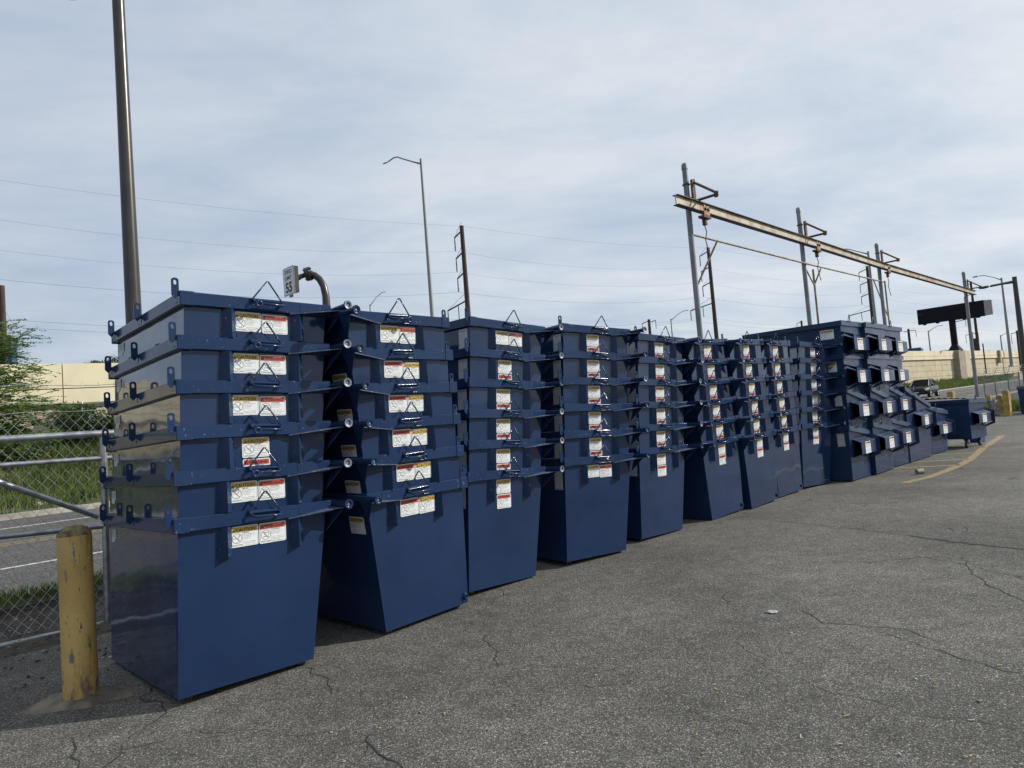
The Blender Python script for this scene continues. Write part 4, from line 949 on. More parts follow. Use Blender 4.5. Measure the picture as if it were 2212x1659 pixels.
# ------------------------------------------------------------------ poles, lights, signs
def at_d(x, Y, z):                           # point at depth Y under image column x near the horizon, height z
    d = ray(x, 900); p = Vector((d.x / d.y * Y, Y, 0))
    for _ in range(3):                       # follow the column along the tilted vertical
        q = Vector((p.x, p.y, z)) - Vector((0, 0, EYE)); k = FPX / q.dot(_F); px = 1106 + k * q.dot(_R)
        p.x += (x - px) / FPX * Y
    return Vector((p.x, p.y, z))
def arm_light(nm, label, cat, xt, yt, Y, z0, arm, r0, r1, m, head=None, grp=None, boost=None):
    """vertical pole whose top shows at (xt, yt); arm: list of picture points in the plane at depth Y"""
    top = at(xt, yt, Y); t = thing(nm, label, cat, (top.x, top.y, z0), 0, grp); I = Matrix.Translation(-Vector((top.x, top.y, z0)))
    mb = MB(); mb.tube([I @ Vector((top.x, top.y, z0)), I @ top], [r0, r1], m, 12)
    mb.lathe([(r0 * 1.8, 0), (r0 * 1.8, .12), (r0 * 1.05, .2)], m, 12, M=Matrix.Identity(4)); mb.obj('pole', t)
    mb = MB(); P = [I @ at(x, y, Y) for x, y in arm]; mb.tube(P, [r1 * .8] + [r1 * .55] * (len(P) - 1), m, 8); mb.obj('arm', t)
    if head:
        a, b = P[-1], I @ at(*head, Y); d = (b - a).normalized(); L0 = (b - a).length; M = Matrix.Translation(a) @ d.to_track_quat('Z', 'Y').to_matrix().to_4x4()
        mb = MB(); mb.lathe([(0, 0), (.05 * L0 + .02, .02), (.20 * L0, .3 * L0), (.22 * L0, .65 * L0), (.13 * L0, .95 * L0), (0, L0)], m, 12, M=M @ Matrix.Scale(.55, 4, (0, 1, 0))); mb.obj('lamp_head', t)
    return t
lamp = thing('light_pole', 'thick bronze light pole rising out of frame behind the nearest stack', 'light pole', at_d(318, 7.3, 0))
mb = MB(); mb.lathe([(.088, 0), (.084, 2.4), (.066, 5.4), (.060, 7.0), (.058, 7.1)], BROWN, 28); mb.lathe([(.062, 7.0), (.062, 7.06), (0, 7.09)], BROWN, 28); mb.lathe([(.16, 0), (.16, .03), (.10, .05), (.10, .10), (.089, .12)], BROWN, 24); mb.obj('pole', lamp)
lh = lamp.location; hd = at(150, -6, 7.3) - lh
mb = MB(); mb.tube([(0, 0, hd.z + .16), (hd.x * .5, hd.y * .5, hd.z + .15), (hd.x * .7, hd.y * .7, hd.z + .12)], .03, BROWN, 8); mb.obj('arm', lamp)
mb = MB(); M = Matrix.Translation((hd.x * .97, hd.y * .97, hd.z)); mb.lathe([(0, .0), (.075, .012), (.09, .05), (.07, .13), (0, .17)], BROWN, 16, M=M @ Matrix.Scale(1.5, 4, (1, 0, 0))); mb.obj('lamp_head', lamp)
arm_light('street_light', 'tall slender street light with a curved arm and hanging lamp above the second stack', 'street light', 909, 343, 28, .0, [(909.5, 354), (890, 349), (870, 343), (858, 339), (850, 341), (843, 346), (838, 350)], .11, .055, LITEG, (827, 354))
arm_light('street_light', 'small distant street light with a raised straight arm behind the second stack', 'street light', 799, 658, 90, 4, [(799, 662), (812, 643), (822, 634), (828, 631)], .12, .08, LITEG, (834, 630))
arm_light('street_light', 'small distant street light left of the gantry behind the fifth stack', 'street light', 1449, 689, 110, 4, [(1449.5, 692), (1462, 681), (1472, 674), (1480, 671)], .14, .09, LITEG, (1487, 670))
arm_light('street_light', 'tall street light with a long curved arm behind the third gantry post', 'street light', 1875, 543, 62, 3, [(1875.5, 549), (1852, 543), (1832, 538), (1818, 538)], .16, .09, LITEG, (1806, 541))
arm_light('street_light', 'small distant street light between the blue truck and the billboard', 'street light', 2005, 714, 130, 5, [(2005.6, 717), (2016, 709), (2025, 704), (2031, 703.5)], .16, .10, LITEG, (2037, 703))
arm_light('street_light', 'tall street light with a long thin arm right of the billboard', 'street light', 2163, 600, 75, 3, [(2164, 605), (2146, 599), (2126, 595), (2115, 596)], .17, .09, LITEG, (2101, 599))
arm_light('street_light', 'faint far street light by the highway sign near the right edge', 'street light', 2161, 724, 140, 5, [(2161.5, 727), (2168, 722), (2174, 719)], .16, .10, LITEG, (2179, 717))
arm_light('light_pole', 'dark thick light pole with a straight arm at the right edge', 'light pole', 2191, 598, 60, .4, [(2193.5, 608), (2165, 613), (2140, 618)], .26, .18, BROWN, (2115, 623))

# gooseneck pole with the speed limit sign
gn = thing('sign_pole', 'bronze gooseneck pole with a bolted flange carrying the speed limit sign', 'sign pole', at_d(709, 23, .2)); I = Matrix.Translation(-gn.location)
mb = MB(); pts = [Vector((0, 0, 0))] + [I @ at(x, y, 23) for x, y in ((706, 672), (704, 640), (699, 618), (690, 603), (680, 595), (669, 591.5))]
mb.tube(pts, [.16, .138, .128, .122, .118, .115, .112], BROWN, 16); mb.obj('pole', gn)
mb = MB(); fl0, fl1 = I @ at(668, 591.5, 23), I @ at(664, 592.5, 23); dd = (fl1 - fl0).normalized()
mb.tube([fl0 - dd * .05, fl0 + dd * .05], .24, BROWN, 20); mb.tube([fl0 + dd * .055, fl0 + dd * .12], .235, BROWN, 20)
for k in range(10):
    a = 2 * pi * k / 10; q = dd.cross(Vector((0, 0, 1))).normalized(); u2 = q.cross(dd); c = fl0 + (q * cos(a) + u2 * sin(a)) * .195; mb.tube([c - dd * .09, c + dd * .16], .022, BLACK, 6)
mb.obj('flange', gn)
mb = MB(); mb.tube([fl0, I @ at(650, 597, 22.9), I @ at(641, 603, 22.8)], .085, BROWN, 12); mb.obj('arm', gn)
SA = radians(-45); sp = at(624, 607.5, 22.6); sg = thing('speed_sign', 'white speed limit 55 sign clamped to the gooseneck arm', 'sign', sp, SA)
SGW = mat('sign_white', (.62, .64, .66), .4, var=.04, vscale=2)
mb = MB(); mb.prism(rrect(.80, .98, .05, 0), (0, .004, 0), SGW)
flat(mb, rrect(.74, .92, .04, -.004), INK); flat(mb, rrect(.715, .895, .035, -.007), SGW)
letters(mb, 'SPEED', 0, .26, .13, INK, y=-.011, width=.52, center=True, bold=.01); letters(mb, 'LIMIT', 0, .055, .13, INK, y=-.011, width=.46, center=True, bold=.01); letters(mb, '55', 0, -.37, .33, INK, y=-.011, width=.46, center=True, bold=.035)
mb.obj('sign_face', sg)
mb = MB(); mb.box(.16, .40, .006, .16, -.44, .46, BROWN, bev=.01); mb.box(-.04, .12, .006, .07, -.55, -.42, BROWN); mb.obj('sign_bracket', sg)

# steel gantry over the row
gY = [(1478, 355, 14.4), (1724, 450, 18.9), (1893, 527, 24.3), (2081, 588, 33.5)]
gx = thing('crane_gantry', 'four grey posts carrying a long cream and rust steel beam above the row', 'gantry', at_d(1506, 14.4, 0)); I = Matrix.Translation(-gx.location)
posts = []
for i, (x, y, Y) in enumerate(gY):
    t = at(x, y, Y); posts.append(t); r = (.060, .060, .062, .075)[i]; mb = MB()
    b = I @ Vector((t.x, t.y, 0)); tt = I @ t
    mb.tube([b, tt - Vector((0, 0, .10))], r, POLEG, 18); M = Matrix.Translation(tt)
    mb.lathe([(r * 1.13, -.12), (r * 1.13, -.03), (r * .95, .0), (r * .5, .025), (0, .03)], POLEG, 18, M=M); mb.obj('post', gx)
def onpost(i, y):                             # height on post i seen at picture row y
    x, _, Y = gY[i]; return at(x, y, Y).z
zb_ = [onpost(0, 452), onpost(1, 527), onpost(2, 579), onpost(3, 632)]
fw = -N_DIR                                   # side of the lot
B_ = [Vector((p.x, p.y, z)) + fw * .20 for p, z in zip(posts, zb_)]
A0 = B_[0] + (B_[0] - B_[1]).normalized() * .86; B4 = B_[3] + (B_[3] - B_[2]).normalized() * 1.0
line_ = [A0] + B_ + [B4]
for a, b in zip(line_[:-1], line_[1:]):
    d = (b - a); d.normalize(); sd = Vector((-d.y, d.x, 0)).normalized(); up = sd.cross(d) * -1 if sd.cross(d).z < 0 else sd.cross(d)
    def bar(mb, s0_, s1_, u0_, u1_, m):
        mb.hexa([I @ (a + sd * s0_ + up * u0_), I @ (b + sd * s0_ + up * u0_), I @ (b + sd * s1_ + up * u0_), I @ (a + sd * s1_ + up * u0_)], [I @ (a + sd * s0_ + up * u1_), I @ (b + sd * s0_ + up * u1_), I @ (b + sd * s1_ + up * u1_), I @ (a + sd * s1_ + up * u1_)], m)
    mb = MB(); bar(mb, -.012, .012, -.094, .094, BEAMM); bar(mb, -.07, .07, .0945, .108, BEAMD); bar(mb, -.07, .07, -.108, -.0945, BEAMD); mb.obj('beam', gx)
for i, p in enumerate(posts):
    z = zb_[i]; mb = MB(); c = I @ Vector((p.x, p.y, z)); u_ = (-fw * -1); e = S_DIR
    f1 = fw * .09; 
    mb.hexa([c + f1 + e * .02 + Vector((0, 0, .13)), c + f1 + e * .14 + Vector((0, 0, .13)), c + f1 + e * .14 + fw * .05 + Vector((0, 0, .13)), c + f1 + e * .02 + fw * .05 + Vector((0, 0, .13))],
            [c + f1 + e * .02 + Vector((0, 0, .62)), c + f1 + e * .14 + Vector((0, 0, .66)), c + f1 + e * .14 + fw * .05 + Vector((0, 0, .66)), c + f1 + e * .02 + fw * .05 + Vector((0, 0, .62))], RUST)
    tip = c + fw * .62 + e * .10 + Vector((0, 0, .16))
    mb.tube([c + f1 + e * .08 + Vector((0, 0, .60)), tip + Vector((0, 0, .04))], .028, RUST, 4, smooth=False)
    mb.tube([c + f1 + e * .08 + Vector((0, 0, .15)), tip], .030, RUST, 4, smooth=False)
    mb.box(-.03, .03, -.05, .05, -.05, .06, RUST, M=Matrix.Translation(tip))
    mb.obj('bracket', gx)
    mb = MB()
    for dz in (.22, .52): mb.lathe([(.078, 0), (.086, .004), (.086, .022), (.078, .026)], BLACK, 14, M=Matrix.Translation(c + Vector((0, 0, dz))))
    mb.obj('clamp', gx)
TROL = ['left end of the gantry beam', 'middle of the gantry beam', 'far part of the gantry beam']
for i, (x, Y) in enumerate(((1508, 14.4), (1762, 18.9), (1907, 24.3))):
    b = B_[i]; c = b + S_DIR * ((x - gY[i][0] - 14) / FPX * Y * 1.15) + fw * .05; z = zb_[i] - .10
    t = thing('beam_trolley', 'rusty hook trolley hanging from the %s' % TROL[i], 'trolley', (c.x, c.y, z), 0, 'rusty trolleys on the gantry beam')
    rz_ = atan2(S_DIR.y, S_DIR.x); MR = Matrix.Rotation(rz_, 4, 'Z'); mb = MB()
    mb.prism([(-.12, -.07, -.10), (.12, -.07, -.10), (.14, -.07, .02), (.09, -.07, .12), (.0, -.07, .09), (-.10, -.07, .13), (-.13, -.07, .02)], (0, -.014, 0), mat('orange_rust', (.30, .15, .075), .8, col2=(.42, .26, .16), vscale=9), M=MR); mb.obj('side_plate', t)
    mb = MB()
    for q in (-.06, .06): mb.lathe([(0, -.012), (.035, -.012), (.035, .012), (0, .012)], BLACK, 12, M=MR @ Matrix.Translation((q, -.096, .03)) @ Matrix.Rotation(pi / 2, 4, 'X'))
    mb.obj('wheel', t)
    mb = MB(); mb.box(-.16, .16, -.09, .05, -.16, -.11, RUST, M=MR); mb.box(-.04, .04, -.05, .03, -.30, -.16, RUST, M=MR); mb.tube([(0, 0, -.30), (.03, 0, -.45), (-.01, 0, -.62), (.05, .0, -.98)], .011, BLACK, 6); mb.obj('hook', t)
# light pipe frame under the beam
pf = thing('pipe_frame', 'thin cream rail with braces and two slim posts under the gantry beam', 'pipe frame', at_d(1770, 19.3, 0)); I = Matrix.Translation(-pf.location)
PIPE = mat('cream_pipe', (.33, .29, .21), .6, col2=(.20, .13, .08), vscale=5, detail=6)
def rail_at(i, y, dx=0): x, _, Y = gY[i]; p = at(x + dx, y, Y); return p
ra, rb, rc = at(1493, 506, 14.5), at(1748, 571, 18.95), at(1908, 609, 24.4)
mb = MB(); mb.tube([I @ ra, I @ rb, I @ rc], .026, PIPE, 8); mb.obj('rail', pf)
def slim(x0, y0, Y):
    t = at(x0, y0, Y); mb = MB(); mb.tube([I @ Vector((t.x, t.y, 0)), I @ t], .030, PIPE, 8); mb.obj('slim_post', pf); return t
s1, s2 = slim(1756, 582, 19.2), slim(1911, 607, 24.5)
def brace(a, b, Y): mb = MB(); mb.tube([I @ at(*a, Y), I @ at(*b, Y)], .022, PIPE, 7); mb.obj('brace', pf)
brace((1549, 521), (1504, 622), 14.6); brace((1735, 570), (1759, 616), 19.1); brace((1773, 580), (1759, 616), 19.2); brace((1886, 603), (1918, 683), 24.4)

# billboard on the wall pier
bb = WB + wd * 23.2; zb0 = ztop(bb) + .04
BB = thing('billboard', 'dark back of a long billboard standing on the highway wall', 'billboard', (bb.x, bb.y, zb0)); I = Matrix.Translation(-BB.location)
Yb = bb.y; mb = MB()
a = at(1980, 670, Yb * 1.03); b = at(2124, 648, Yb * .967); a2 = at(1983.5, 701.5, Yb * 1.03); b2 = at(2127.5, 682, Yb * .967)
hgt = ((a.z - a2.z) + (b.z - b2.z)) / 2; zc_ = a2.z; zd_ = b2.z
c = at(2068, 752, Yb); off = Vector((c.x - bb.x, 0, 0)) * 0
dn = (b - a); dn.z = 0; dn.normalize(); nb = Vector((dn.y, -dn.x, 0))
def V3(p, z): return I @ Vector((p.x, p.y, z))
zt_ = (a.z + b.z) / 2; zl_ = (a2.z + b2.z) / 2
mb.hexa([V3(a, zl_), V3(b, zl_), V3(b - nb * .8, zl_), V3(a - nb * .8, zl_)], [V3(a, zt_), V3(b, zt_), V3(b - nb * .8, zt_), V3(a - nb * .8, zt_)], DARKP); mb.obj('panel_back', BB)
mb = MB(); e0, e1 = b + dn * .02, b + dn * 1.0
mb.hexa([V3(e0, zl_ + .05), V3(e1 - nb * .4, zl_ + .1), V3(e1 - nb * .75, zl_ + .1), V3(e0 - nb * .75, zl_ + .05)], [V3(e0, zt_ - .05), V3(e1 - nb * .4, zt_ - .1), V3(e1 - nb * .75, zt_ - .1), V3(e0 - nb * .75, zt_ - .05)], mat('billboard_side', (.30, .30, .30), .6)); mb.obj('panel_front_edge', BB)
mb = MB(); mid = at(2054, 690, Yb); mx_ = I @ Vector((bb.x, bb.y, 0)); mb.tube([(0, 0, 0), (0, 0, zl_ - zb0 + .3)], .50, DARKP, 16)
mb.lathe([(1.15, 0), (1.1, .12), (.65, .75), (.5, 1.0)], DARKP, 8, smooth=False); mb.obj('column', BB)
for k in range(5):
    q = a.lerp(b, (k + .5) / 5); mb = MB(); mb.box(-.2, .2, -.25, .15, -.22, .0, DARKP, M=Matrix.Translation(V3(q, zl_))); mb.obj('lamp_bracket', BB)

# transmission line: poles with stand-off arms and their wires
def upole(p, ztop_, levels, lab, h0=0, r=.24, steel=False, arms=1.35, grp='transmission poles beyond the highway'):
    t = thing('utility_pole', lab, 'utility pole', (p.x, p.y, h0), 0, grp)
    mb = MB(); mb.tube([(0, 0, 0), (0, 0, ztop_ - h0)], [r * 1.25, r * .8], WEATH, 10); mb.obj('pole', t)
    ends = [Vector((p.x, p.y, ztop_))]
    for i, z in enumerate(levels):
        big = i == len(levels) - 1; ln = arms * (2.6 if big else 1); o = LN * ln; zz = z - h0; up = 1.25
        mb = MB(); mb.tube([(0, 0, zz + up + .35), (o.x, o.y, zz + up)], .07, WEATH, 5, smooth=False); mb.tube([(0, 0, zz + up + 1.1), (o.x, o.y, zz + up + .02)], .018, BLACK, 4, smooth=False); mb.obj('cross_arm', t)
        mb = MB(); mb.tube([(o.x, o.y, zz + up), (o.x, o.y, zz)], .045, BLACK, 6); [mb.lathe([(.045, 0), (.085, .02), (.045, .05)], BLACK, 8, M=Matrix.Translation((o.x, o.y, zz + .1 + .12 * k))) for k in range(8)]; mb.obj('insulator', t)
        ends.append(Vector((p.x + o.x, p.y + o.y, z)))
        if big:
            o2 = LN * ln * .45; mb = MB(); mb.tube([(o2.x, o2.y, zz + up + .2), (o2.x, o2.y, zz + .15)], .045, BLACK, 6); mb.obj('insulator', t); ends.append(Vector((p.x + o2.x, p.y + o2.y, z + .15)))
    return ends
P1, P2, P3 = at(997, 488, 60), at(1529.5, 535, 81), at(1872.6, 575, 103)
LD = (P3 - P1); LD.z = 0; LD.normalize(); LN = Vector((-LD.y, LD.x, 0))
P0 = P1 - (P2 - P1); P0.z = 18.6; P00 = P0 - (P2 - P1); P00.z = 18.3
P4 = P3 + (P3 - P2); P4.z = 20.5; P5 = P4 + (P3 - P2) * 1.05; P5.z = 20.5
LV = [2.0, 3.95, 5.8, 8.4]
labs = ['tall weathered transmission pole out of frame to the far left', 'tall weathered transmission pole out of frame on the left', 'weathered transmission pole with stand-off arms behind the third stack', 'weathered transmission pole seen between the first two gantry posts', 'weathered transmission pole rising beside the third gantry post', 'weathered transmission pole half hidden by the billboard', 'weathered transmission pole at the far right edge']
ends = [upole(p, p.z, [p.z - v for v in LV], labs[i], h0=0 if i < 4 else 2) for i, p in enumerate((P00, P0, P1, P2, P3, P4, P5))]
WIRE = mat('line_wire', (.30, .32, .35), .8)
WD = ['top', 'second highest', 'third highest', 'fourth highest', 'lowest outer', 'lowest inner']
for j in range(6):
    mb = MB(); pts = []
    for a, b in zip(ends[:-1], ends[1:]):
        for k in range(10):
            t = k / 10; p = a[j].lerp(b[j], t); p.z -= (.9 if j else .5) * 4 * t * (1 - t); pts.append(p)
    pts.append(ends[-1][j]); o0 = pts[0].copy(); mb.tube([p - o0 for p in pts], .008 if j < 3 else .011, WIRE, 4, cap=False, smooth=False)
    o = mb.obj('power_line'); o.location = o0; tag(o, '%s wire strung between the transmission poles across the sky' % WD[j], 'wire', 'wires of the transmission line')
def small_pole(x, yt, Y, lab, arms, r=.2, h0=3):
    t0 = at(x, yt, Y); t = thing('utility_pole', lab, 'utility pole', (t0.x, t0.y, h0)); mb = MB(); mb.tube([(0, 0, 0), (0, 0, t0.z - h0)], [r * 1.2, r], WEATH, 8); mb.obj('pole', t)
    for (x0, y0, x1, y1, dr) in arms:
        a, b = at(x0, y0, Y) - t.location, at(x1, y1, Y) - t.location; mb = MB(); mb.tube([a, b], .06, WEATH, 5, smooth=False); mb.obj('cross_arm', t)
        if dr: mb = MB(); mb.tube([b, b + Vector((0, 0, -dr))], .045, BLACK, 5); mb.obj('insulator', t)
small_pole(1401.5, 690, 95, 'short rusty utility pole with two drooping arms behind the fourth stack', [(1402, 693, 1387, 699, 1.4), (1402, 697, 1416, 692, 1.2)])
small_pole(1731, 693, 130, 'short utility pole with a side arm above the long dark dumpster', [(1731, 695, 1721, 699, 1.6)])
small_pole(1962, 710.7, 120, 'dark utility pole with a hooked arm beside the blue truck', [(1962, 715, 1978, 713, 1.2), (1962, 716, 1952, 717, 0)])
small_pole(2098.6, 717, 135, 'dark utility pole with two side arms right of the billboard column', [(2099, 722, 2086, 724, 1.6), (2099, 721, 2113, 720, 1.6)])
small_pole(2105.6, 731, 140, 'short pole with two crossbars on the highway right of the billboard', [(2101, 734, 2113, 733, 0), (2101, 743, 2113, 742, 0)], r=.28)
small_pole(2196.6, 714, 130, 'dark utility pole near the right edge with a long side arm', [(2196, 718, 2184, 721, 2.0)])
small_pole(2123, 742, 118, 'bare short post on the highway left of the grey road sign', [], r=.1)
small_pole(3, 617, 34, 'brown timber pole cut by the left edge above the wall', [(3, 620, -6, 626, 0)], r=.14, h0=1)
g0, g1 = at(10, 668, 34), at(77, 790, 30); mb = MB(); mb.tube([Vector((0, 0, 0)), g1 - g0], .012, WIRE, 4, smooth=False); o = mb.obj('guy_wire'); o.location = g0; tag(o, 'thin guy wire slanting down from the left edge pole', 'wire')

# ------------------------------------------------------------------ vehicles
GLASS = mat('tinted_glass', (.005, .006, .007), .2, spec=.06)
TYRE = mat('tyre', (.02, .02, .02), .8); ALLOY = mat('alloy_rim', (.42, .43, .45), .3, metal=.8); LAMPG = mat('headlight_lens', (.55, .57, .60), .1, spec=.8); CHROME = mat('chrome_trim', (.5, .5, .52), .15, metal=1)
def car(nm, label, cat, loc, rz, col, H=1.68, low=False):
    pm = mat('car_paint_%s' % nm + str(col), col, .3, metal=.0, spec=.2, var=.05, vscale=1)
    t = thing(nm, label, cat, loc, rz)
    hw = .90
    S = [(-2.25, .74, .42, .98, .96), (-2.18, .84, .34, 1.0, 1.0), (-1.5, .90, .30, 1.02, 1.04), (0, .905, .28, 1.0, 1.02), (.95, .90, .28, .98, 1.03), (1.6, .88, .30, .86, .97), (2.05, .82, .32, .74, .88), (2.22, .70, .38, .62, .76), (2.27, .55, .42, .56, .60)]
    mb = MB(); vs = []; 
    for x, w_, z0, zs, zt_ in S:
        vs += [(x, -w_ * .88, z0), (x, -w_, z0 + .12), (x, -w_ * 1.02, (z0 + zs) / 2 + .05), (x, -w_ * .96, zs), (x, -w_ * .70, zt_ - .015), (x, 0, zt_ + .012), (x, w_ * .70, zt_ - .015), (x, w_ * .96, zs), (x, w_ * 1.02, (z0 + zs) / 2 + .05), (x, w_, z0 + .12), (x, w_ * .88, z0)]
    k = 11; n = len(S)
    fs = [(i * k + j, (i + 1) * k + j, (i + 1) * k + (j + 1) % k, i * k + (j + 1) % k) for i in range(n - 1) for j in range(k)] + [tuple(range(k)), tuple(range((n - 1) * k + k - 1, (n - 1) * k - 1, -1))]
    mb.add(vs, [f[::-1] for f in fs], pm, True); mb.obj('body', t)
    T = H - .02; G = [(-2.05, .70, .70, .98, 1.10), (-1.78, .76, .60, 1.0, T - .16), (-1.2, .80, .62, 1.0, T - .02), (-.2, .82, .64, 1.0, T), (.35, .82, .62, 1.0, T - .05), (1.15, .78, .74, 1.0, 1.06)]
    mb = MB(); vs = []
    for x, wb_, wt_, z0, z1 in G: vs += [(x, -wb_, z0), (x, -wt_, z1), (x, wt_, z1), (x, wb_, z0)]
    fs = []
    for i in range(len(G) - 1):
        for j in range(3): fs.append((i * 4 + j, i * 4 + j + 1, (i + 1) * 4 + j + 1, (i + 1) * 4 + j))
    mb.add(vs, fs, GLASS)
    mb.obj('window_glass', t)
    mb = MB()                                  # roof skin and pillars
    rf = []
    for x, wb_, wt_, z0, z1 in G[1:5]: rf += [(x, -wt_ - .01, z1 - .03), (x, -wt_ * .9, z1 + .025), (x, 0, z1 + .045), (x, wt_ * .9, z1 + .025), (x, wt_ + .01, z1 - .03)]
    mb.add(rf, [(i * 5 + j, i * 5 + j + 1, (i + 1) * 5 + j + 1, (i + 1) * 5 + j) for i in range(3) for j in range(4)], pm, True)
    for s_ in (-1, 1):
        for i0, i1 in ((0, 1), (5, 4)):
            a_, b_ = G[i0], G[i1]; mb.tube([(a_[0], s_ * (a_[2] + .0), a_[4]), (b_[0], s_ * (b_[2] + .01), b_[4])], .032, pm, 5, smooth=False)
        for xx in (-1.15, -.1): mb.tube([(xx, s_ * .815, 1.0), (xx + .02, s_ * .645, T - .03)], .028, pm, 5, smooth=False)
    mb.obj('roof', t)
    for s_ in (-1, 1):
        mb = MB(); mb.tube([(-1.5, s_ * .60, T + .01), (-1.3, s_ * .60, T + .07), (.1, s_ * .60, T + .09), (.3, s_ * .60, T + .02)], .018, BLACK, 6); mb.obj('roof_rail', t)
        mb = MB(); mb.box(.72, .92, *sorted((s_ * .92, s_ * 1.10)), 1.0, 1.16, pm, bev=.03); mb.obj('door_mirror', t)
        mb = MB(); mb.hexa([(1.86, s_ * .62 - .13, .70), (2.22, s_ * .60 - .12, .63), (2.16, s_ * .66 + .10, .63), (1.80, s_ * .74 + .13, .70)], [(1.78, s_ * .62 - .13, .86), (2.14, s_ * .60 - .12, .79), (2.08, s_ * .68 + .12, .80), (1.70, s_ * .76 + .15, .87)], LAMPG); mb.obj('headlight', t)
        for xx in (-1.38, 1.38):
            mb = MB(); A = Matrix.Translation((xx, s_ * .80, .335)) @ Matrix.Rotation(pi / 2, 4, 'X')
            mb.lathe([(.20, -.12), (.32, -.11), (.335, -.07), (.335, .07), (.32, .11), (.22, .12)], TYRE, 24, M=A); w = mb.obj('wheel', t)
            mb = MB(); sx_ = -s_; 
            mb.lathe([(.215, .10 * sx_), (.20, .125 * sx_), (.19, .09 * sx_)], ALLOY, 24, M=A)
            for q in range(5):
                a = 2 * pi * q / 5; mb.tube([A @ Vector((0, 0, .11 * sx_)), A @ Vector((.2 * cos(a), .2 * sin(a), .115 * sx_))], .028, ALLOY, 5)
            mb.obj('rim', w)
            mb = MB(); mb.lathe([(.345, .10 * sx_), (.385, .10 * sx_), (.385, .135 * sx_), (.345, .135 * sx_)], BLACK, 24, M=A); mb.obj('wheel_arch', t)
    mb = MB(); mb.box(2.19, 2.26, -.42, .42, .56, .62, CHROME, bev=.01); mb.obj('grille_bar', t)
    mb = MB(); mb.box(2.12, 2.285, -.62, .62, .40, .53, BLACK, bev=.02); mb.obj('lower_grille', t)
    mb = MB(); mb.box(2.28, 2.292, -.16, .16, .44, .52, SGW); mb.obj('number_plate', t)
    return t
sp_ = at(1995, 858, 62.5); hz = math.atan2(-.719, -.695)
car('parked_car' if False else 'suv', 'dark charcoal suv driving towards the lot on the road beyond the fence', 'car', (sp_.x, sp_.y, zr(sp_.dot(S_DIR)) + .004), hz, (.012, .013, .016), 1.66)
def deckpt(x, back=4.0):
    d = ray(x, 750); d.z = 0; lo, hi = 60, 260                      # walk out to just behind the wall
    for _ in range(40):
        mdl = (lo + hi) / 2; p = d / d.y * mdl; dist = (p - WB).dot(Vector((-wd.y, wd.x, 0)))
        if dist > back: hi = mdl
        else: lo = mdl
    p = d / d.y * lo; return Vector((p.x, p.y, ztop(p - Vector((-wd.y, wd.x, 0)) * back) - 1.14))
car('highway_car', 'black suv on the raised highway just left of the billboard column', 'car', deckpt(2044), atan2(wd.y, wd.x) + .2, (.012, .012, .014), 1.75)
car('highway_car', 'silver car on the raised highway beside the grey road sign', 'car', deckpt(2163), atan2(wd.y, wd.x) + pi, (.45, .46, .48), 1.6)
tk = deckpt(1976, 7); t = thing('box_truck', 'blue box truck on the raised highway above the wall', 'truck', tk, atan2(wd.y, wd.x) + .25)
TB = mat('truck_blue', (.015, .05, .17), .4, var=.3, vscale=.6)
mb = MB(); mb.box(-2.6, 2.0, -1.1, 1.1, .8, 2.45, TB, bev=.05); mb.obj('cargo_box', t)
mb = MB(); mb.box(2.05, 3.4, -1.0, 1.0, .6, 1.75, mat('truck_cab_white', (.5, .52, .55), .35), bev=.12); mb.obj('cab', t)
mb = MB(); mb.box(3.0, 3.42, -.85, .85, 1.2, 1.65, GLASS, bev=.03); mb.obj('windscreen', t)
for xx in (-1.7, 2.6):
    for s_ in (-1, 1):
        mb = MB(); mb.lathe([(0, -.14), (.42, -.14), (.45, 0), (.42, .14), (0, .14)], TYRE, 18, M=Matrix.Translation((xx, s_ * .95, .45)) @ Matrix.Rotation(pi / 2, 4, 'X')); mb.obj('wheel', t)
tk = deckpt(2138, 9); t = thing('road_sign', 'grey back of a stepped highway sign right of the billboard', 'sign', tk, atan2(wd.y, wd.x) - .3)
mb = MB(); mb.box(-1.4, .05, -.05, .05, 1.0, 2.35, POLEG); mb.obj('sign_panel', t); mb = MB(); mb.box(.06, 1.6, -.05, .05, 1.0, 1.75, POLEG); mb.obj('sign_panel', t)
for x in (-.9, -.2, .9): mb = MB(); mb.tube([(x, .08, 0), (x, .08, 1.7)], .05, POLEG, 6); mb.obj('sign_post', t)
cp = at(20, 793, 36); t = thing('container', 'blue container or sign box standing behind the wall at the left edge', 'container', (cp.x, cp.y, cp.z - 1.2), radians(20))
mb = MB(); mb.box(-.75, .28, -.4, .4, 0, 2.6, TB, bev=.03); mb.obj('container_body', t)
mb = MB(); mb.box(-.80, .33, -.45, .45, 2.605, 2.75, DARKP); mb.obj('container_top', t)

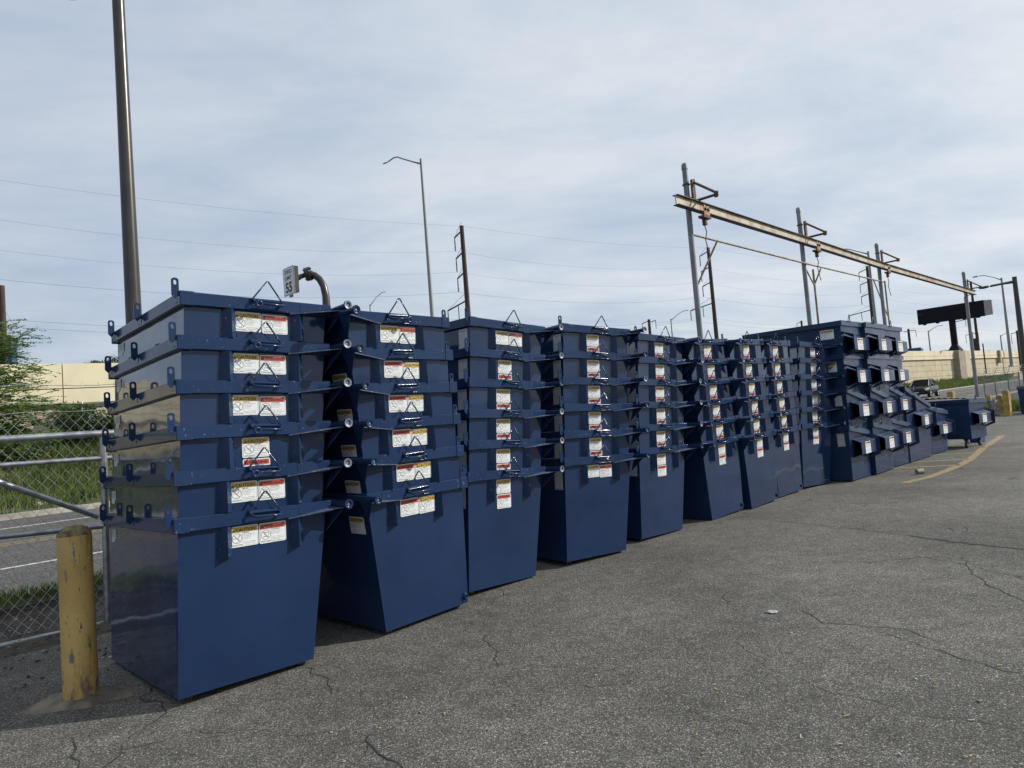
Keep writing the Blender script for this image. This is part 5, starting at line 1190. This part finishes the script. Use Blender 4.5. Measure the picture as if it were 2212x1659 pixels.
# ------------------------------------------------------------------ vegetation
def leafquad(vs, fs, p, d, ln, wd_, up):
    d = d.normalized(); s_ = d.cross(up)
    if s_.length < 1e-3: s_ = d.cross(Vector((1, 0, 0)))
    s_.normalize(); o = len(vs)
    vs += [p, p + d * ln * .5 + s_ * wd_ * .5, p + d * ln, p + d * ln * .5 - s_ * wd_ * .5]; fs.append((o, o + 1, o + 2, o + 3))
def rv(): return Vector((R.gauss(0, 1), R.gauss(0, 1), R.gauss(0, 1)))
BARK = mat('bark', (.06, .045, .035), .9, var=.3, vscale=9)
tr0 = at(-170, 1250, 6.9); tr0.z = .05
tree = thing('locust_tree', 'feathery bright green honey locust reaching over the fence at the left edge', 'tree', tr0); I = -tr0
tips = [(66, 719), (51, 745), (40, 700), (25, 765), (91, 798), (70, 790), (80, 826), (101, 850), (124, 878), (101, 903), (70, 927), (60, 870), (40, 840), (30, 905), (15, 950), (45, 960), (10, 800), (-10, 740), (-30, 860), (-60, 700), (-80, 800), (-90, 900), (-50, 960), (110, 872), (88, 860), (58, 905), (20, 735), (5, 770), (15, 820), (25, 850), (0, 880), (35, 925), (80, 915), (-20, 800), (-40, 760), (55, 815), (-10, 930), (48, 780)]
mb = MB(); mb.tube([(0, 0, 0), (.03, .05, 1.0), (-.02, .1, 2.0), (.05, .1, 2.7)], [.07, .06, .045, .02], BARK, 10); mb.obj('trunk', tree)
vs, fs = [], []; bm = MB()
for (x, y) in tips:
    D_ = 6.9 + R.uniform(-.45, .5); tip = at(x, y, D_) + I; root_ = Vector((0, .05, max(.9, tip.z * .78 - .1))); midp = root_.lerp(tip, .55) + Vector((0, 0, .16)); pts = [root_, midp, tip]
    bm.tube([root_, root_.lerp(midp, .5) + Vector((0, 0, .03)), midp, midp.lerp(tip, .5), tip], [.014, .010, .007, .005, .002], BARK, 5, smooth=False)
    for q in range(46):
        t = .16 + .84 * q / 45; p = (midp.lerp(tip, (t - .5) * 2) if t > .5 else root_.lerp(midp, t * 2)) + rv() * .035
        ax = (tip - midp).normalized(); side = (-1) ** q
        fd = (ax * .8 + Vector((-ax.y, ax.x, 0)) * side * R.uniform(.3, 1.0) + rv() * .25 + Vector((0, 0, -.15))).normalized(); fl_ = R.uniform(.12, .22)
        for z in range(9):
            c = p + fd * fl_ * z / 8 + Vector((0, 0, -.02 * (z / 8) ** 2))
            for sd in (-1, 1):
                sv = fd.cross(Vector((0, 0, 1))); sv.normalize(); leafquad(vs, fs, c, sv * sd + fd * .5 + rv() * .15, R.uniform(.030, .048), .019, Vector((0, 0, 1)) + rv() * .3)
bm.obj('branches', tree); mb = MB(); mb.add(vs, fs, LEAFM); tag(mb.obj('crown', tree), kind='stuff')
def bush(nm, label, c, rx_, ry_, rz_, n, m, ln, grp=None, cat='bush', trunk=True, clumps=7):
    t = thing(nm, label, cat, c, 0, grp); vs, fs = [], []
    cl = [Vector((R.uniform(-.62, .62) * rx_, R.uniform(-.6, .6) * ry_, R.uniform(.25, .85) * rz_ * 1.5)) for _ in range(clumps)]
    for _ in range(n):
        k = R.choice(cl); v = rv().normalized() * (R.random() ** .45) * .52; p = k + Vector((v.x * rx_, v.y * ry_, v.z * rz_ * .8))
        if p.z < .02: p.z = .02 + R.random() * .1
        leafquad(vs, fs, p, rv() + Vector((0, 0, .3)), ln * R.uniform(.6, 1.3), ln * .5, rv())
    mb = MB(); mb.add(vs, fs, m); tag(mb.obj('foliage', t), kind='stuff')
    mb = MB()
    for k in cl: mb.tube([(k.x * .1, k.y * .1, -.1), k * .55, k], [.03 * rz_, .018 * rz_, .006], BARK, 5, smooth=False)
    mb.obj('stem', t); return t
def bankpt(x, n):                              # ground on the bank under picture column x
    d = ray(x, 900); tt = n / d.dot(N_DIR); p = Vector((d.x * tt, d.y * tt, 0)); s_ = p.dot(S_DIR); f = (n - 20.95) / (wall_n(s_) - 20.95)
    zz = [(0, zr(s_) + .125), (.35, zr(s_) + .32), (.75, zbase(s_) - .35), (1.1, zbase(s_))]
    for (f0, z0), (f1, z1) in zip(zz[:-1], zz[1:]):
        if f <= f1: p.z = z0 + (z1 - z0) * max(0, (f - f0)) / (f1 - f0); break
    else: p.z = zbase(s_)
    return p
bush('bush', 'dark green leafy bush against the highway wall left of the nearest stack', bankpt(200, 25.9), 1.35, .8, 1.0, 5200, BUSHM, .13, clumps=11)
bush('bush', 'low dark shrub on the bank at the left edge under the locust', bankpt(22, 25.0), 1.0, .8, .75, 3200, BUSHM, .11)
bush('bush', 'small bright shrub on the bank between the two darker bushes', bankpt(95, 25.6), .8, .6, .5, 1800, LEAFM, .09)
p = at(200, 792, 62); bush('tree', 'far round tree showing over the wall left of the nearest stack', Vector((p.x, p.y, p.z - 1.8)), 1.5, 1.2, 1.5, 2600, FARLEAF, .22, cat='tree')
p = at(246, 790, 52); bush('tree', 'darker far tree touching the nearest stack above the wall', Vector((p.x, p.y, p.z - 1.5)), .9, .9, 1.6, 2200, BUSHM, .16, cat='tree')
def grass(nm, pts, hmin, hmax, wd_, label=None, m=GRASSM):
    vs, fs = [], []
    for p in pts:
        h = R.uniform(hmin, hmax); a = R.uniform(0, 2 * pi); s_ = Vector((cos(a), sin(a), 0)) * wd_; ln = Vector((R.gauss(0, .28), R.gauss(0, .28), 1)) * h; o = len(vs)
        mid = p + Vector((ln.x * .35, ln.y * .35, ln.z * .6)); vs += [p - s_, p + s_, mid + s_ * .7, mid - s_ * .7, p + ln]; fs += [(o, o + 1, o + 2, o + 3), (o + 3, o + 2, o + 4)]
    mb = MB(); mb.add(vs, fs, m); o = mb.obj(nm); tag(o, label, None, None, 'stuff'); return o
def bank_sn(s_, n):
    f = (n - 20.95) / (wall_n(s_) - 20.95); zz = [(0, zr(s_) + .125), (.35, zr(s_) + .32), (.75, zbase(s_) - .35), (1.1, zbase(s_))]; z = zbase(s_)
    for (f0, z0), (f1, z1) in zip(zz[:-1], zz[1:]):
        if f <= f1: z = z0 + (z1 - z0) * max(0, (f - f0)) / (f1 - f0); break
    return sn(s_, n, z - .01)
pts = []
while len(pts) < 26000:
    s_, n = R.uniform(-3, 11), R.uniform(21.0, 27.0)
    bare = sin(s_ * 1.3 + n * .9) * sin(n * 1.7 - s_ * .6) + R.gauss(0, .35)
    if n < 21.7 and R.random() < .75: continue
    if n > 23.6 and n < 24.6 and sin(s_ * .9 + 1) > .1 and R.random() < .75: continue
    if bare < .75: pts.append(bank_sn(s_, n))
grass('bank_grass', pts, .16, .46, .016, 'long green grass and weeds on the roadside bank')
grass('far_bank_grass', [bank_sn(R.uniform(70, 175), 21.2 + abs(R.gauss(0, 2.2)) % 5) for _ in range(15000)], .22, .62, .05, 'tall weeds along the foot of the far wall')
grass('reflected_bank_grass', [bank_sn(R.choice((R.uniform(-30, -3), R.uniform(11, 45))), R.uniform(21.3, 26.8)) for _ in range(9000)], .2, .5, .03, 'grass on the rest of the roadside bank')
grass('verge_grass', [sn(s_, n, .10 + .02) for s_, n in [(R.uniform(-3, 5), 8.28 - abs(R.gauss(0, .17))) for _ in range(7000)]], .05, .16, .005, 'short grass along the near kerb')
wp = []
for _ in range(5200):
    i = R.choice((1, 2, 3, 4)); q = rfp[i].lerp(rfp[i + 1], R.random()); wp.append(q + Vector((R.gauss(0, .6), R.gauss(.5, .5), 0)))
grass('fence_weeds', wp, .12, .55, .02, 'weeds growing along the right fence')
# litter
PAPER = mat('paper_litter', (.42, .42, .41), .7, var=.12, vscale=30)
def scrap(label, p, sz, m=PAPER, cat='litter', nm='litter', grp=None, flatk=.35):
    t = MB(); k = 7; vs = [(0, 0, sz * flatk)]
    for r_i, rr in enumerate((.55, 1.0)):
        for i in range(k):
            a = 2 * pi * i / k; e = R.uniform(.6, 1.25); vs.append((cos(a) * rr * sz * e, sin(a) * rr * sz * e * .7, (sz * flatk * R.uniform(.2, 1.0) if r_i == 0 else R.uniform(0, sz * flatk * .4))))
    fs = [(0, 1 + i, 1 + (i + 1) % k) for i in range(k)] + [(1 + i, 1 + k + i, 1 + k + (i + 1) % k, 1 + (i + 1) % k) for i in range(k)]
    t.add(vs, fs, m); o = t.obj(nm); o.location = p; return tag(o, label, cat, grp)
for i, (x, n, sz, lb) in enumerate(((178, 22.6, .16, 'white bag crumpled on the grass bank, largest of the scraps'), (205, 23.4, .12, 'white scrap high on the grass bank near the stack'), (205, 22.0, .09, 'small white scrap low on the grass bank near the stack'), (77, 21.35, .12, 'white scrap by the far kerb under the locust'), (196, 25.2, .14, 'pale rubbish below the dark bush'))):
    scrap(lb, bankpt(x, n) + Vector((0, 0, .06)), sz, grp='scraps of litter on the grass bank', flatk=.8)
scrap('flattened white paper scrap lying on the open asphalt', gnd(1667, 1322, .005), .05, flatk=.25)
scrap('black plastic scrap on the ground left of the bollard', gnd(88, 1526, .004), .045, BLACK, flatk=.7)
CAN = mat('cardboard_cup', (.30, .27, .19), .7, var=.3, vscale=30)
o = MB().tube([(0, 0, 0), (.12, .03, 0)], [.042, .050], CAN, 14).obj('drink_can'); o.location = gnd(1980, 1019, .045); tag(o, 'crushed tan drink can lying near the fork-pocket stacks', 'can')
o = MB().box(-.16, .16, -.12, .12, 0, .16, mat('blue_plastic', (.02, .02, .25), .4), bev=.02).obj('blue_crate'); pc = gnd(2112, 955); o.location = (pc.x, pc.y, .0); o.rotation_euler = (0, 0, .6); tag(o, 'small blue box on the ground under the wheeled dumpster', 'box')
CHIP = mat('wood_chip', (.42, .34, .20), .8, var=.3, vscale=5)
mb = MB()
for _ in range(110):
    x, y = R.uniform(700, 2212), R.uniform(1050, 1650)
    q = gnd(x, y)
    if q.dot(N_DIR) > 3.2 + R.random(): continue
    a = R.uniform(0, pi); l_, w_ = R.uniform(.004, .014), R.uniform(.002, .004); M = Matrix.Translation(q + Vector((0, 0, .006))) @ Matrix.Rotation(a, 4, 'Z') @ Matrix.Rotation(R.uniform(-.3, .3), 4, 'Y')
    mb.box(-l_, l_, -w_, w_, -.0015, .0015, CHIP if R.random() < .6 else PAPER, M=M)
tag(mb.obj('ground_debris'), 'wood chips and paper bits scattered on the asphalt', None, None, 'stuff')
mb = MB()
for _ in range(520):
    s_, n = R.uniform(-.6, 2.4), R.uniform(5.2, 8.2); q = sn(s_, n, .012 + (.02 if n > 6.5 else 0) + max(0, n - 7.2) * .08); z = R.uniform(.004, .012)
    mb.box(-z, z, -z * .7, z * .7, -z * .4, z * .4, R.choice((DIRTC, CHIP, SOIL, SOIL)), M=Matrix.Translation(q) @ Matrix.Rotation(R.uniform(0, 3), 4, 'Z') @ Matrix.Rotation(R.uniform(-.5, .5), 4, 'X'))
tag(mb.obj('soil_debris'), 'stones and chips in the dark soil by the gate', None, None, 'stuff')
